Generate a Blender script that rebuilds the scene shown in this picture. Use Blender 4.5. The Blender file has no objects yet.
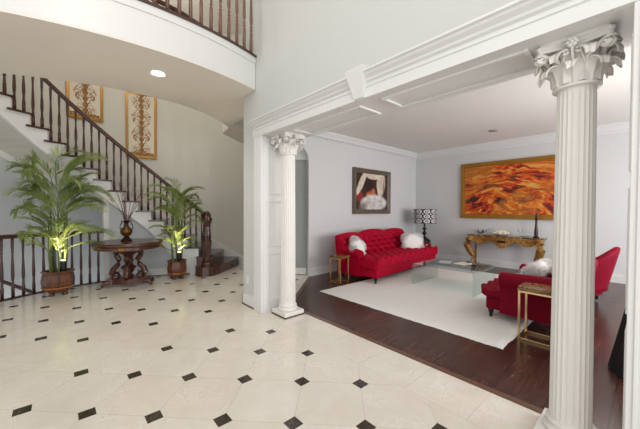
import bpy, bmesh, math, random
from mathutils import Vector, Matrix
from math import sin, cos, pi, sqrt, atan2, radians
random.seed(7)
S = bpy.context.scene
COL = S.collection
H = 1.36

# ------------------------------------------------------------------ materials
def srgb(r, g, b):
    f = lambda c: (c/255/12.92) if c/255 <= .04045 else ((c/255+.055)/1.055)**2.4
    return (f(r), f(g), f(b), 1)

class G:
    """tiny shader-graph helper"""
    def __init__(s, name):
        s.m = bpy.data.materials.new(name); s.m.use_nodes = True
        s.t = s.m.node_tree; s.n = s.t.nodes; s.l = s.t.links
        s.b = s.n['Principled BSDF']
    def node(s, typ, **kw):
        n = s.n.new(typ)
        for k, v in kw.items(): setattr(n, k, v)
        return n
    def put(s, sock, v):
        if hasattr(v, 'is_output') or isinstance(v, bpy.types.NodeSocket): s.l.new(v, sock)
        else: sock.default_value = v
    def math(s, op, a, b=None, c=None, clamp=False):
        n = s.node('ShaderNodeMath', operation=op); n.use_clamp = clamp
        s.put(n.inputs[0], a)
        if b is not None: s.put(n.inputs[1], b)
        if c is not None: s.put(n.inputs[2], c)
        return n.outputs[0]
    def mix(s, f, a, b):
        n = s.node('ShaderNodeMix', data_type='RGBA')
        s.put(n.inputs[0], f); s.put(n.inputs[6], a); s.put(n.inputs[7], b)
        return n.outputs[2]
    def coord(s, kind='Object'):
        return s.node('ShaderNodeTexCoord').outputs[kind]
    def xyz(s, v):
        n = s.node('ShaderNodeSeparateXYZ'); s.l.new(v, n.inputs[0]); return n.outputs
    def comb(s, x, y, z):
        n = s.node('ShaderNodeCombineXYZ')
        for i, v in enumerate((x, y, z)): s.put(n.inputs[i], v)
        return n.outputs[0]
    def noise(s, v, scale=5, detail=3, rough=.5, dist=0, out=0):
        n = s.node('ShaderNodeTexNoise'); s.l.new(v, n.inputs['Vector'])
        n.inputs['Scale'].default_value = scale; n.inputs['Detail'].default_value = detail
        n.inputs['Roughness'].default_value = rough; n.inputs['Distortion'].default_value = dist
        return n.outputs[out]
    def ramp(s, f, stops):
        n = s.node('ShaderNodeValToRGB'); s.l.new(f, n.inputs[0]); e = n.color_ramp.elements
        while len(e) < len(stops): e.new(.5)
        for i, (p, c) in enumerate(stops): e[i].position = p; e[i].color = c
        return n.outputs[0]
    def bump(s, h, strength=.3, dist=.01):
        n = s.node('ShaderNodeBump'); s.l.new(h, n.inputs['Height'])
        n.inputs['Strength'].default_value = strength; n.inputs['Distance'].default_value = dist
        s.l.new(n.outputs[0], s.b.inputs['Normal'])
    def set(s, col=None, rough=None, metal=None, **kw):
        if col is not None: s.put(s.b.inputs['Base Color'], col)
        if rough is not None: s.put(s.b.inputs['Roughness'], rough)
        if metal is not None: s.put(s.b.inputs['Metallic'], metal)
        for k, v in kw.items(): s.put(s.b.inputs[k.replace('_', ' ')], v)
        return s.m

def paint(name, c, rough=.6, var=.03, scale=3, bump=0, **kw):
    g = G(name); v = g.coord(); n = g.noise(v, scale, 4)
    dark = tuple(x*(1-var*2) for x in c[:3])+(1,)
    m = g.set(g.mix(n, dark, c), rough, **kw)
    if bump: g.bump(g.noise(v, 120, 2), bump, .002)
    return m

M = {}
M['wall'] = paint('wall_paint', srgb(204, 206, 203), .7, .01, 2)
M['wall_cream'] = paint('cream_wall_paint', srgb(206, 203, 192), .7, .01, 2)
M['wall_living'] = paint('living_wall_paint', srgb(212, 213, 213), .7, .01, 2)
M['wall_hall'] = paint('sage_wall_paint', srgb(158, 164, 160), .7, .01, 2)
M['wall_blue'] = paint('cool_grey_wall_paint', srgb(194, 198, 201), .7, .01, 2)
M['ceil'] = paint('ceiling_paint', srgb(232, 229, 225), .8, .01, 2)
M['soffit'] = paint('warm_lit_soffit_paint', srgb(232, 224, 213), .8, .01, 2)  # warm light bounced off the floor is put into this colour
M['white'] = paint('white_trim_paint', srgb(224, 224, 223), .4, .01, 3)
M['plaster'] = paint('column_paint', srgb(224, 221, 215), .45, .015, 6)

# dark turned wood
def wood(name, c1, c2, rough=.28, scale=(2, 2, 22)):
    g = G(name); v = g.node('ShaderNodeMapping'); g.l.new(g.coord(), v.inputs[0]); v.inputs['Scale'].default_value = scale
    n = g.noise(v.outputs[0], 3, 6, .6, 1.2)
    m = g.set(g.ramp(n, [(.3, c1), (.7, c2)]), rough); g.b.inputs['Coat Weight'].default_value = .25
    return m
M['mahogany'] = wood('dark_mahogany', srgb(48, 26, 20), srgb(84, 48, 38), .3, (14, 14, 3))
M['lit_mahogany'] = wood('lit_gallery_mahogany', srgb(88, 58, 46), srgb(136, 98, 80), .3, (14, 14, 3))  # mahogany lightened: the light on the gallery balusters is in its colour
M['mahogany_stair'] = wood('stair_mahogany', srgb(52, 28, 22), srgb(88, 52, 42), .22, (3, 3, 20))
M['table_wood'] = wood('carved_walnut', srgb(50, 24, 15), srgb(96, 50, 32), .28, (8, 8, 8))
M['pot'] = wood('barrel_pot_wood', srgb(52, 30, 20), srgb(122, 70, 42), .35, (10, 10, 2))
M['pot_band'] = paint('pot_band', srgb(180, 112, 60), .35, .1, 10)

# marble floor
def marble():
    g = G('marble_tile_floor'); v = g.coord(); x, y, z = g.xyz(v)
    st = .324
    isB = g.math('GREATER_THAN', y, 3.5)
    x0 = g.math('ADD', .135, g.math('MULTIPLY', isB, .049))
    y0 = g.math('ADD', 2.465, g.math('MULTIPLY', isB, 3.885-2.465))
    p = g.math('DIVIDE', g.math('SUBTRACT', x, x0), st); q = g.math('DIVIDE', g.math('SUBTRACT', y, y0), st)
    u = g.math('MULTIPLY', g.math('SUBTRACT', p, q), .5); w = g.math('MULTIPLY', g.math('ADD', p, q), .5)
    du = g.math('SUBTRACT', u, g.math('ROUND', u)); dw = g.math('SUBTRACT', w, g.math('ROUND', w))
    dx = g.math('ABSOLUTE', g.math('MULTIPLY', g.math('ADD', du, dw), st)); dy = g.math('ABSOLUTE', g.math('MULTIPLY', g.math('SUBTRACT', dw, du), st))
    dot = g.math('LESS_THAN', g.math('MAXIMUM', dx, dy), .046)
    band = g.math('GREATER_THAN', g.math('ABSOLUTE', g.math('SUBTRACT', y, 3.5)), .15)   # no dots in the plain band
    field = g.math('MAXIMUM', g.math('LESS_THAN', x, 1.93), isB)
    far = g.math('GREATER_THAN', y, 3.2); 
    dot = g.math('MULTIPLY', g.math('MULTIPLY', dot, band), field)
    line = g.math('LESS_THAN', g.math('MINIMUM', g.math('ABSOLUTE', du), g.math('ABSOLUTE', dw)), .0032)
    line = g.math('MULTIPLY', line, field)
    # border tiles beside the wood floor
    bj = g.math('DIVIDE', g.math('SUBTRACT', y, .779), .458); bj = g.math('LESS_THAN', g.math('ABSOLUTE', g.math('SUBTRACT', bj, g.math('ROUND', bj))), .0035)
    bx = g.math('LESS_THAN', g.math('ABSOLUTE', g.math('SUBTRACT', x, 1.965)), .0017)
    bl = g.math('MULTIPLY', g.math('MAXIMUM', g.math('MULTIPLY', bj, g.math('GREATER_THAN', x, 1.965)), bx), g.math('SUBTRACT', 1, isB))
    line = g.math('MAXIMUM', line, bl)
    # per tile tint
    wn = g.node('ShaderNodeTexWhiteNoise', noise_dimensions='2D')
    g.l.new(g.comb(g.math('FLOOR', u), g.math('FLOOR', w), 0), wn.inputs['Vector'])
    n1 = g.noise(v, 2.2, 8, .62, 1.5); n2 = g.noise(v, 6, 8, .7, 2.5)
    base = g.ramp(n1, [(.25, srgb(212, 204, 193)), (.5, srgb(223, 217, 207)), (.75, srgb(233, 228, 220))])
    base = g.mix(g.math('MULTIPLY', wn.outputs['Value'], .25), base, srgb(206, 194, 176))
    vein = g.math('MULTIPLY', g.math('LESS_THAN', g.math('ABSOLUTE', g.math('SUBTRACT', n2, .5)), g.math('MULTIPLY', g.math('SUBTRACT', n1, .42), .05, clamp=True)), .5)
    base = g.mix(vein, base, srgb(170, 152, 130))
    base = g.mix(g.math('MULTIPLY', line, .45), base, srgb(140, 126, 108))
    dark = g.ramp(g.noise(v, 40, 5, .7, 1), [(.35, srgb(40, 34, 28)), (.62, srgb(68, 60, 50)), (.72, srgb(110, 100, 88))])
    m = g.set(g.mix(dot, base, dark), g.math('ADD', .07, g.math('MULTIPLY', n1, .08)))
    g.b.inputs['Specular IOR Level'].default_value = .5
    return m
M['marble'] = marble()

def planks():
    g = G('dark_plank_floor'); v = g.coord(); x, y, z = g.xyz(v)
    r = g.math('DIVIDE', y, .16); row = g.math('FLOOR', r)
    wn = g.node('ShaderNodeTexWhiteNoise', noise_dimensions='1D'); g.l.new(row, wn.inputs['W'])
    c = g.math('DIVIDE', g.math('ADD', x, g.math('MULTIPLY', wn.outputs['Value'], 1.4)), 1.1); colu = g.math('FLOOR', c)
    wn2 = g.node('ShaderNodeTexWhiteNoise', noise_dimensions='2D'); g.l.new(g.comb(row, colu, 0), wn2.inputs['Vector'])
    mp = g.node('ShaderNodeMapping'); g.l.new(v, mp.inputs[0]); mp.inputs['Scale'].default_value = (.8, 7, 1)
    n = g.noise(mp.outputs[0], 2.4, 4, .5, .6)
    base = g.ramp(n, [(.3, srgb(62, 37, 31)), (.7, srgb(92, 58, 48))])
    base = g.mix(g.math('MULTIPLY', wn2.outputs['Value'], .7), base, srgb(50, 27, 23))
    fy = g.math('FRACT', r); fx = g.math('FRACT', c)
    gap = g.math('MAXIMUM', g.math('LESS_THAN', fy, .03), g.math('LESS_THAN', fx, .004))
    m = g.set(g.mix(gap, base, srgb(22, 12, 10)), g.math('ADD', .24, g.math('MULTIPLY', n, .05)))
    g.b.inputs['Specular IOR Level'].default_value = .35
    return m
M['planks'] = planks()
M['threshold'] = wood('threshold_wood', srgb(78, 48, 34), srgb(110, 72, 50), .3, (2, 14, 2))

def velvet(name, c):
    g = G(name); v = g.coord(); n = g.noise(v, 18, 3)
    m = g.set(g.mix(n, tuple(x*.75 for x in c[:3])+(1,), c), .6); g.b.inputs['Specular IOR Level'].default_value = .12; g.b.inputs['Sheen Weight'].default_value = .18
    g.b.inputs['Sheen Tint'].default_value = (1, .1, .16, 1); g.b.inputs['Sheen Roughness'].default_value = .35
    return m
M['velvet'] = velvet('crimson_velvet', srgb(176, 0, 42))
M['velvet2'] = velvet('burgundy_velvet', srgb(128, 0, 34))
M['black'] = paint('gloss_black', srgb(18, 17, 18), .25, .05, 5)
M['black_cloth'] = paint('black_cloth', srgb(24, 20, 20), .85, .1, 5)
M['fur'] = paint('white_fur', srgb(238, 236, 234), .9, .04, 30)
M['rug'] = paint('white_shag', srgb(232, 230, 226), .95, .04, 40, bump=.8)
g = G('gilded_carving'); M['gold'] = g.set(g.ramp(g.noise(g.coord(), 45, 4, .7, 1), [(.36, srgb(66, 40, 20)), (.5, srgb(160, 112, 50)), (.64, srgb(206, 164, 92))]), .4, .45)
M['gold_frame'] = paint('gold_frame', srgb(176, 128, 52), .35, .15, 12, metal=.6)
M['brass'] = paint('polished_brass', srgb(226, 196, 142), .22, .05, 8, metal=1.0)
M['silver'] = paint('silver', srgb(190, 190, 192), .2, .05, 8, metal=1.0)
M['red_lacquer'] = paint('red_lacquer', srgb(120, 6, 26), .12, .1, 4)
M['bronze_frame'] = paint('pewter_frame', srgb(120, 108, 98), .35, .15, 20, metal=.4)
M['ceramic'] = paint('cream_ceramic', srgb(236, 228, 208), .2, .02, 8)
M['paper'] = paint('glossy_paper', srgb(190, 192, 200), .3, .1, 9)
M['twig'] = paint('red_brown_twig', srgb(120, 78, 74), .7, .2, 30)
M['stem'] = paint('palm_stem', srgb(96, 112, 56), .5, .15, 12)
M['soil'] = paint('potting_soil', srgb(40, 28, 20), .95, .2, 40)
def leafmat(name, a, b):
    g = G(name); n = g.noise(g.coord(), 2.5, 3)
    m = g.set(g.ramp(n, [(.35, a), (.65, b)]), .45); g.b.inputs['Transmission Weight'].default_value = 0
    tr = g.node('ShaderNodeBsdfTranslucent'); tr.inputs[0].default_value = b
    mx = g.node('ShaderNodeMixShader'); mx.inputs[0].default_value = .3
    g.l.new(g.b.outputs[0], mx.inputs[1]); g.l.new(tr.outputs[0], mx.inputs[2]); g.l.new(mx.outputs[0], g.n['Material Output'].inputs[0])
    return m
M['leaf'] = leafmat('palm_leaf', srgb(88, 120, 62), srgb(172, 186, 112))
def marbletop():
    g = G('brown_marble_top'); v = g.coord(); n = g.noise(v, 22, 5, .65, 2)
    return g.set(g.ramp(n, [(.38, srgb(34, 18, 10)), (.5, srgb(96, 58, 30)), (.58, srgb(180, 140, 84)), (.66, srgb(52, 28, 16))]), .1)
M['brown_marble'] = marbletop()
g = G('clear_glass'); M['glass'] = g.m
_tr = g.node('ShaderNodeBsdfTransparent'); _tr.inputs[0].default_value = (.87, .94, .925, 1); _gl = g.node('ShaderNodeBsdfGlossy'); _gl.inputs['Roughness'].default_value = .02
_lw = g.node('ShaderNodeLayerWeight'); _lw.inputs[0].default_value = .5; _mx = g.node('ShaderNodeMixShader')
g.l.new(g.math('ADD', .06, g.math('MULTIPLY', g.math('POWER', _lw.outputs['Facing'], 4.0), .6)), _mx.inputs[0]); g.l.new(_tr.outputs[0], _mx.inputs[1]); g.l.new(_gl.outputs[0], _mx.inputs[2]); g.l.new(_mx.outputs[0], g.n['Material Output'].inputs[0])
g = G('lamp_glow'); M['glow'] = g.set((1, .9, .7, 1), .5); g.b.inputs['Emission Color'].default_value = (1, .84, .55, 1); g.b.inputs['Emission Strength'].default_value = 6
g = G('uplight_glow'); M['upglow'] = g.set((1, .9, .5, 1), .5); g.b.inputs['Emission Color'].default_value = (1, .88, .35, 1); g.b.inputs['Emission Strength'].default_value = 5

def fire_art():
    g = G('orange_abstract_canvas'); v0 = g.coord()
    nz = g.noise(v0, 1.6, 3, .5, 0, out=1)
    va = g.node('ShaderNodeVectorMath', operation='MULTIPLY_ADD'); g.l.new(nz, va.inputs[0]); va.inputs[1].default_value = (.35, .35, .35); g.l.new(v0, va.inputs[2])
    x, y, z = g.xyz(va.outputs[0])
    a = g.math('SUBTRACT', y, .45); b = g.math('MULTIPLY', g.math('ADD', z, .80), 1.5)
    r = g.math('SQRT', g.math('ADD', g.math('MULTIPLY', a, a), g.math('MULTIPLY', b, b)))
    th = g.math('ARCTAN2', a, b)
    streak = g.noise(g.comb(g.math('MULTIPLY', th, 1.5), g.math('MULTIPLY', r, 2.6), 0), 2.2, 7, .6, 1.1)
    fine = g.noise(g.comb(g.math('MULTIPLY', th, 6), g.math('MULTIPLY', r, 13), 3), 2.2, 6, .75, 1.2)
    k = g.math('ADD', g.math('MULTIPLY', g.math('SUBTRACT', streak, .5), 3.4), .46)
    k = g.math('ADD', k, g.math('MULTIPLY', g.math('SUBTRACT', fine, .5), .9), clamp=True)
    c = g.ramp(k, [(.05, srgb(52, 22, 18)), (.22, srgb(112, 28, 12)), (.38, srgb(176, 40, 10)), (.52, srgb(204, 72, 12)), (.66, srgb(214, 104, 20)), (.8, srgb(224, 156, 48)), (.95, srgb(206, 170, 100))])
    blob = g.noise(v0, 1.5, 3, .5, .5)
    yel = g.math('MULTIPLY', g.math('MULTIPLY', g.math('SUBTRACT', blob, .48), 7, clamp=True), .6)
    c = g.mix(yel, c, g.ramp(fine, [(.3, srgb(120, 52, 16)), (.5, srgb(206, 126, 28)), (.7, srgb(226, 178, 84))]))
    m = g.set(c, .3); g.bump(fine, .5, .01); return m
M['fire_art'] = fire_art()

def ellipse(g, x, z, cx, cz, rx, rz, ang=0, soft=.12):
    dx = g.math('SUBTRACT', x, cx); dz = g.math('SUBTRACT', z, cz)
    ca, sa = cos(ang), sin(ang)
    u = g.math('DIVIDE', g.math('ADD', g.math('MULTIPLY', dx, ca), g.math('MULTIPLY', dz, sa)), rx)
    w = g.math('DIVIDE', g.math('SUBTRACT', g.math('MULTIPLY', dz, ca), g.math('MULTIPLY', dx, sa)), rz)
    r = g.math('SQRT', g.math('ADD', g.math('MULTIPLY', u, u), g.math('MULTIPLY', w, w)))
    return g.math('DIVIDE', g.math('SUBTRACT', 1+soft, r), soft*2, clamp=True)
def figure_art():
    g = G('figure_canvas'); v0 = g.coord(); nz = g.noise(v0, 3, 3, .5, 0, out=1)
    va = g.node('ShaderNodeVectorMath', operation='MULTIPLY_ADD'); g.l.new(nz, va.inputs[0]); va.inputs[1].default_value = (.08, .08, .08); g.l.new(v0, va.inputs[2])
    x, y, z = g.xyz(va.outputs[0]); x = g.math('SUBTRACT', x, .04); z = g.math('SUBTRACT', z, .04)
    n = g.noise(v0, 7, 5, .6, 1)
    c = g.ramp(n, [(.3, srgb(30, 18, 16)), (.7, srgb(70, 42, 34))])
    c = g.mix(ellipse(g, x, z, -.50, -.12, .16, .10, .3), c, srgb(140, 40, 36))
    c = g.mix(ellipse(g, x, z, .0, -.02, .26, .09, .3), c, srgb(190, 106, 62))
    skin = g.ramp(n, [(.3, srgb(190, 172, 150)), (.65, srgb(230, 220, 204))])
    for e in [(-.42, .2, .34, .085, 1.0), (.06, .40, .30, .10, .05), (.33, .18, .17, .30, -.18)]:
        c = g.mix(ellipse(g, x, z, *e), c, skin)
    c = g.mix(ellipse(g, x, z, -.15, .14, .16, .16, -.5, .25), c, srgb(36, 26, 26))
    c = g.mix(ellipse(g, x, z, .12, .08, .05, .22, .35, .4), c, srgb(60, 40, 36))
    c = g.mix(ellipse(g, x, z, .44, .14, .025, .22, -.1, .5), c, srgb(130, 108, 92))
    c = g.mix(ellipse(g, x, z, .06, -.27, .50, .20, .02), c, g.ramp(n, [(.3, srgb(176, 172, 168)), (.65, srgb(232, 230, 226))]))
    c = g.mix(ellipse(g, x, z, -.34, -.36, .14, .10, .5, .6), c, srgb(130, 122, 118))
    return g.set(c, .35)
M['figure_art'] = figure_art()

def tapestry():
    g = G('gold_scroll_tapestry'); v = g.coord(); x, y, z = g.xyz(v)
    ax = g.math('ABSOLUTE', x)
    zz = g.math('MULTIPLY', z, 17.0)
    s1 = g.math('MULTIPLY', g.math('ADD', .55, g.math('MULTIPLY', g.math('SINE', zz), .45)), .15)
    out = g.math('LESS_THAN', g.math('ABSOLUTE', g.math('SUBTRACT', ax, s1)), .014)
    out = g.math('MULTIPLY', out, g.math('GREATER_THAN', g.noise(v, 12, 2), .47))
    core = g.math('LESS_THAN', ax, g.math('ADD', .012, g.math('MULTIPLY', g.math('ABSOLUTE', g.math('SINE', g.math('MULTIPLY', zz, 1.5))), .035)))
    vn = g.noise(g.comb(ax, 0, z), 26, 3, .5, 2)
    leaf = g.math('MULTIPLY', g.math('GREATER_THAN', vn, .53), g.math('LESS_THAN', ax, g.math('ADD', .06, g.math('MULTIPLY', g.math('ABSOLUTE', g.math('SINE', g.math('MULTIPLY', zz, .5))), .13))))
    mk = g.math('MAXIMUM', g.math('MAXIMUM', out, core), leaf)
    mk = g.math('MULTIPLY', mk, g.math('LESS_THAN', ax, .205))
    bot = g.math('MULTIPLY', g.math('LESS_THAN', z, -.61), g.math('GREATER_THAN', g.noise(v, 30, 3), .42))
    mk = g.math('MAXIMUM', mk, bot)
    return g.set(g.mix(mk, srgb(216, 206, 186), g.ramp(g.noise(v, 20, 3), [(.3, srgb(104, 70, 30)), (.7, srgb(166, 122, 60))])), .7)
M['tapestry'] = tapestry()

def shademat():
    g = G('black_white_shade'); v = g.coord(); x, y, z = g.xyz(v)
    a = g.math('MULTIPLY', g.math('ARCTAN2', y, x), 9/(2*pi)); b = g.math('MULTIPLY', g.math('ADD', z, .185), 3/.37)
    fa = g.math('SUBTRACT', g.math('FRACT', a), .5); fb = g.math('SUBTRACT', g.math('FRACT', b), .5)
    r = g.math('SQRT', g.math('ADD', g.math('MULTIPLY', fa, fa), g.math('MULTIPLY', fb, fb)))
    ring = g.math('MULTIPLY', g.math('GREATER_THAN', r, .24), g.math('LESS_THAN', r, .40))
    dots = g.math('MAXIMUM', g.math('LESS_THAN', r, .10), g.math('GREATER_THAN', r, .60))
    ring = g.math('MAXIMUM', ring, dots)
    edge = g.math('GREATER_THAN', g.math('ABSOLUTE', z), .172)
    ring = g.math('MULTIPLY', ring, g.math('SUBTRACT', 1, edge))
    return g.set(g.mix(ring, srgb(12, 12, 14), srgb(226, 226, 224)), .6)
M['shade'] = shademat()

# ------------------------------------------------------------------ geometry helpers
def new(): return bmesh.new()
def obj(name, bm, mat, parent=None, smooth=False, loc=None, rot=None):
    me = bpy.data.meshes.new(name)
    bmesh.ops.recalc_face_normals(bm, faces=bm.faces[:])
    bm.to_mesh(me); bm.free()
    me.materials.append(M[mat] if isinstance(mat, str) else mat)
    if smooth:
        for p in me.polygons: p.use_smooth = True
        if smooth != 'all':
            try: me.set_sharp_from_angle(angle=radians(smooth if smooth is not True else 40))
            except Exception: pass
    o = bpy.data.objects.new(name, me); COL.objects.link(o)
    if parent: o.parent = parent
    if loc: o.location = loc
    if rot: o.rotation_euler = rot
    return o
def thing(name, label, cat, loc=(0, 0, 0), rz=0, group=None):
    o = bpy.data.objects.new(name, None); COL.objects.link(o); o.location = loc; o.rotation_euler = (0, 0, rz)
    o.empty_display_size = .1
    o['label'] = label; o['category'] = cat
    if group: o['group'] = group
    return o
def tag(o, label, cat, group=None, kind=None):
    o['label'] = label; o['category'] = cat
    if group: o['group'] = group
    if kind: o['kind'] = kind
    return o
def struct(name, bm, mat, parent=None, smooth=False):
    o = obj(name, bm, mat, parent, smooth)
    if not parent: o['kind'] = 'structure'
    return o
def dup(root, loc, rz, label, group=None):
    r = root.copy(); COL.objects.link(r); r.location = loc; r.rotation_euler = (0, 0, rz); r['label'] = label
    if group: r['group'] = group
    for ch in list(root.children):
        c = ch.copy(); COL.objects.link(c); c.parent = r
        for gc in ch.children:
            d = gc.copy(); COL.objects.link(d); d.parent = c
    return r
def box(bm, x0, x1, y0, y1, z0, z1, bev=0):
    r = bmesh.ops.create_cube(bm, size=1)
    for v in r['verts']:
        v.co = Vector((x0+(v.co.x+.5)*(x1-x0), y0+(v.co.y+.5)*(y1-y0), z0+(v.co.z+.5)*(z1-z0)))
    if bev:
        es = list({e for v in r['verts'] for e in v.link_edges})
        bmesh.ops.bevel(bm, geom=es, offset=bev, segments=2, affect='EDGES', profile=.5)
    return bm
def lathe(bm, prof, seg=24, c=(0, 0, 0), cap=True):
    rings = []
    for r, z in prof:
        rings.append([bm.verts.new((c[0]+r*cos(2*pi*i/seg), c[1]+r*sin(2*pi*i/seg), c[2]+z)) for i in range(seg)])
    for a, b in zip(rings, rings[1:]):
        for i in range(seg): bm.faces.new((a[i], a[(i+1) % seg], b[(i+1) % seg], b[i]))
    if cap:
        bm.faces.new(rings[0]); bm.faces.new(rings[-1])
    return bm
def tube(bm, pts, rad, seg=8, flat=1.0):
    pts = [Vector(p) for p in pts]; n = len(pts); rings = []
    R = rad if hasattr(rad, '__len__') else [rad]*n
    up = Vector((0, 0, 1)); prev = None
    for i, p in enumerate(pts):
        t = (pts[min(i+1, n-1)]-pts[max(i-1, 0)]).normalized()
        s = t.cross(up)
        if s.length < .05: s = prev if prev else Vector((1, 0, 0))
        s.normalize(); prev = s; w = s.cross(t).normalized()
        rings.append([bm.verts.new(p+s*(R[i]*cos(2*pi*k/seg))+w*(R[i]*flat*sin(2*pi*k/seg))) for k in range(seg)])
    for a, b in zip(rings, rings[1:]):
        for i in range(seg): bm.faces.new((a[i], a[(i+1) % seg], b[(i+1) % seg], b[i]))
    bm.faces.new(rings[0]); bm.faces.new(rings[-1])
    return bm
def prism(bm, pts, z0, z1):
    a = [bm.verts.new((x, y, z0)) for x, y in pts]; b = [bm.verts.new((x, y, z1)) for x, y in pts]
    n = len(pts)
    bm.faces.new(a); bm.faces.new(b)
    for i in range(n): bm.faces.new((a[i], a[(i+1) % n], b[(i+1) % n], b[i]))
    return bm
def sweep_profile(bm, prof, p0, p1, out, up=(0, 0, 1)):
    """extrude a closed 2-D profile [(outward, upward)] from p0 to p1"""
    p0, p1, out, up = map(Vector, (p0, p1, out, up))
    a = [bm.verts.new(p0+out*u+up*w) for u, w in prof]; b = [bm.verts.new(p1+out*u+up*w) for u, w in prof]
    n = len(prof); bm.faces.new(a); bm.faces.new(b)
    for i in range(n): bm.faces.new((a[i], a[(i+1) % n], b[(i+1) % n], b[i]))
    return bm
# stair circle
CX, CY, R0, RI, A0, DA = .8117, 4.1512, 2.492, .1882, .8365, .0868
RW = 3.64
def pol(r, a, z=None):
    p = (CX+r*cos(a), CY+r*sin(a)); return p if z is None else p+(z,)
def sector(bm, r0, r1, a0, a1, z0, z1, seg=8):
    f0 = z0 if callable(z0) else (lambda a: z0); f1 = z1 if callable(z1) else (lambda a: z1)
    prev = None
    for i in range(seg+1):
        a = a0+(a1-a0)*i/seg
        q = [bm.verts.new(pol(r, a, z)) for r, z in ((r0, f0(a)), (r1, f0(a)), (r1, f1(a)), (r0, f1(a)))]
        if prev:
            for k in range(4): bm.faces.new((prev[k], prev[(k+1) % 4], q[(k+1) % 4], q[k]))
        else: bm.faces.new(q)
        prev = q
    bm.faces.new(prev)
    return bm
line_z = lambda a: (a-A0)/DA*RI
def zlow(a):
    n = (a-A0)/DA
    return max(0.002, line_z(a)-.20-.09*max(0, 6-n))

# ------------------------------------------------------------------ room shell
arc_in = [pol(2.56, A0+.12+i*(pi-.3-A0-.12)/30) for i in range(31)]
# marble floor: everything this side of the stair well, plus hall
fl = [(-3.5, -2.6), (2.43, -2.6), (2.43, 3.36), (3.80, 4.56), (4.6, 4.62), (4.6, 5.0)]
fl += [pol(RW+.02, .25+i*(.95-.25)/8) for i in range(9)] + arc_in + [(-3.5, arc_in[-1][1])]
o = struct('floor', prism(new(), fl, -.12, 0), 'marble')
struct('floor', prism(new(), [(2.43, -2.6), (8.1, -2.6), (8.1, 4.62), (4.6, 4.62), (3.80, 4.56), (2.43, 3.36)], -.12, 0), 'planks')
bm = new(); box(bm, 2.40, 2.455, -2.6, 3.36, 0.0005, .006)
struct('trim_1', bm, 'threshold')
bm = new(); d = Vector((3.80-2.43, 4.56-3.36)).normalized(); nrm = Vector((-d.y, d.x))*.03
p, q = Vector((2.43, 3.36)), Vector((3.80, 4.56))
prism(bm, [tuple(p-nrm), tuple(q-nrm), tuple(q+nrm), tuple(p+nrm)], .0005, .008)
struct('trim_2', bm, 'threshold')

# basement floor far below the stair well
struct('floor', sector(new(), .2, RW+.1, 1.2, 3.3, -2.5, -2.4, 16), 'wall_hall')

# outer curved wall (ground to upper storey) in two tones: cream above, cooler below the flight
struct('wall_back', sector(new(), RW, RW+.12, .25, 2.9, lambda a: max(0, line_z(a)) if a > .8 else 0, 5.6, 60), 'wall_cream')
struct('wall_back', sector(new(), RW, RW+.12, -.06, .25, 3.09, 5.6, 8), 'wall_cream')
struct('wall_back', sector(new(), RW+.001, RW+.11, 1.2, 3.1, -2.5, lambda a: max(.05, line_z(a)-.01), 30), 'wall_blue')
# skirting up the stair on the outer wall
struct('baseboard_back', sector(new(), RW-.03, RW+.01, .55, 2.9, lambda a: max(0.0, line_z(a)-.3), lambda a: max(.13, line_z(a)+.30), 40), 'white')

# inner stair wall (below the string) and the corner post
AC = 1.612
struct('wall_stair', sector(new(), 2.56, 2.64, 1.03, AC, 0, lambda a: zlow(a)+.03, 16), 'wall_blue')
struct('baseboard_stair', sector(new(), 2.53, 2.56, 1.06, AC, .02, .15, 16), 'white')
struct('trim_3', sector(new(), 2.525, 2.56, 1.06, AC, 0, .02, 16), 'mahogany')
struct('trim_4', sector(new(), 2.54, 2.66, AC-.004, AC+.03, 0, lambda a: zlow(a)+.03, 2), 'white')
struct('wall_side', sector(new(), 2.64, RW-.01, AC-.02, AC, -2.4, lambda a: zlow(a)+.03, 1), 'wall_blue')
struct('trim_5', sector(new(), 2.52, 2.60, AC+.03, 2.85, -.13, -.0, 20), 'white')

# foyer/living partition (X = 1.99 .. 2.45)
XF, XB = 1.99, 2.45
bm = new(); box(bm, XF, XB, 3.36, 3.885, 0, 2.33); box(bm, XF, XB, -2.6, 3.885, 2.33, 5.6)
box(bm, XF, XB, -2.6, .055, 0, 2.33)
struct('wall_right', bm, 'wall')
# pier baseboard
bm = new(); box(bm, XF-.018, XF, 3.55, 3.90, .02, .15); box(bm, XF-.018, XB, 3.885, 3.903, .02, .15); struct('baseboard_right', bm, 'white')
bm = new(); box(bm, XF-.02, XF, 3.55, 3.905, 0, .02); box(bm, XF-.02, XB, 3.885, 3.905, 0, .02); struct('trim_6', bm, 'mahogany')
# casing of the opening (front face, fluted) both sides + jamb panels
bm = new()
for y0, y1 in ((3.345, 3.545), (-.125, .072)):
    box(bm, XF-.03, XF, y0, y1, 0, 2.33, .004)
    for k in range(5):
        yy = y0+.035+k*.0325; box(bm, XF-.037, XF-.029, yy-.008, yy+.008, .1, 2.28, .003)
struct('trim_7', bm, 'white')
bm = new()
for ys, yd in ((3.345, -1), (.067, 1)):
    box(bm, XF+.001, XB+.01, min(ys, ys+.015*-yd), max(ys, ys+.015*-yd), 0, 2.304)
    for z0, z1 in ((.14, .78), (.86, 1.47), (1.55, 2.2)):
        for (a0_, a1_, b0_, b1_) in ((XF+.05, XB-.05, z0, z0+.025), (XF+.05, XB-.05, z1-.025, z1), (XF+.05, XF+.075, z0+.0255, z1-.0255), (XB-.075, XB-.05, z0+.0255, z1-.0255)):
            box(bm, a0_, a1_, min(ys, ys+.014*yd), max(ys, ys+.014*yd), b0_, b1_, .004)
struct('trim_8', bm, 'white')
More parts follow.
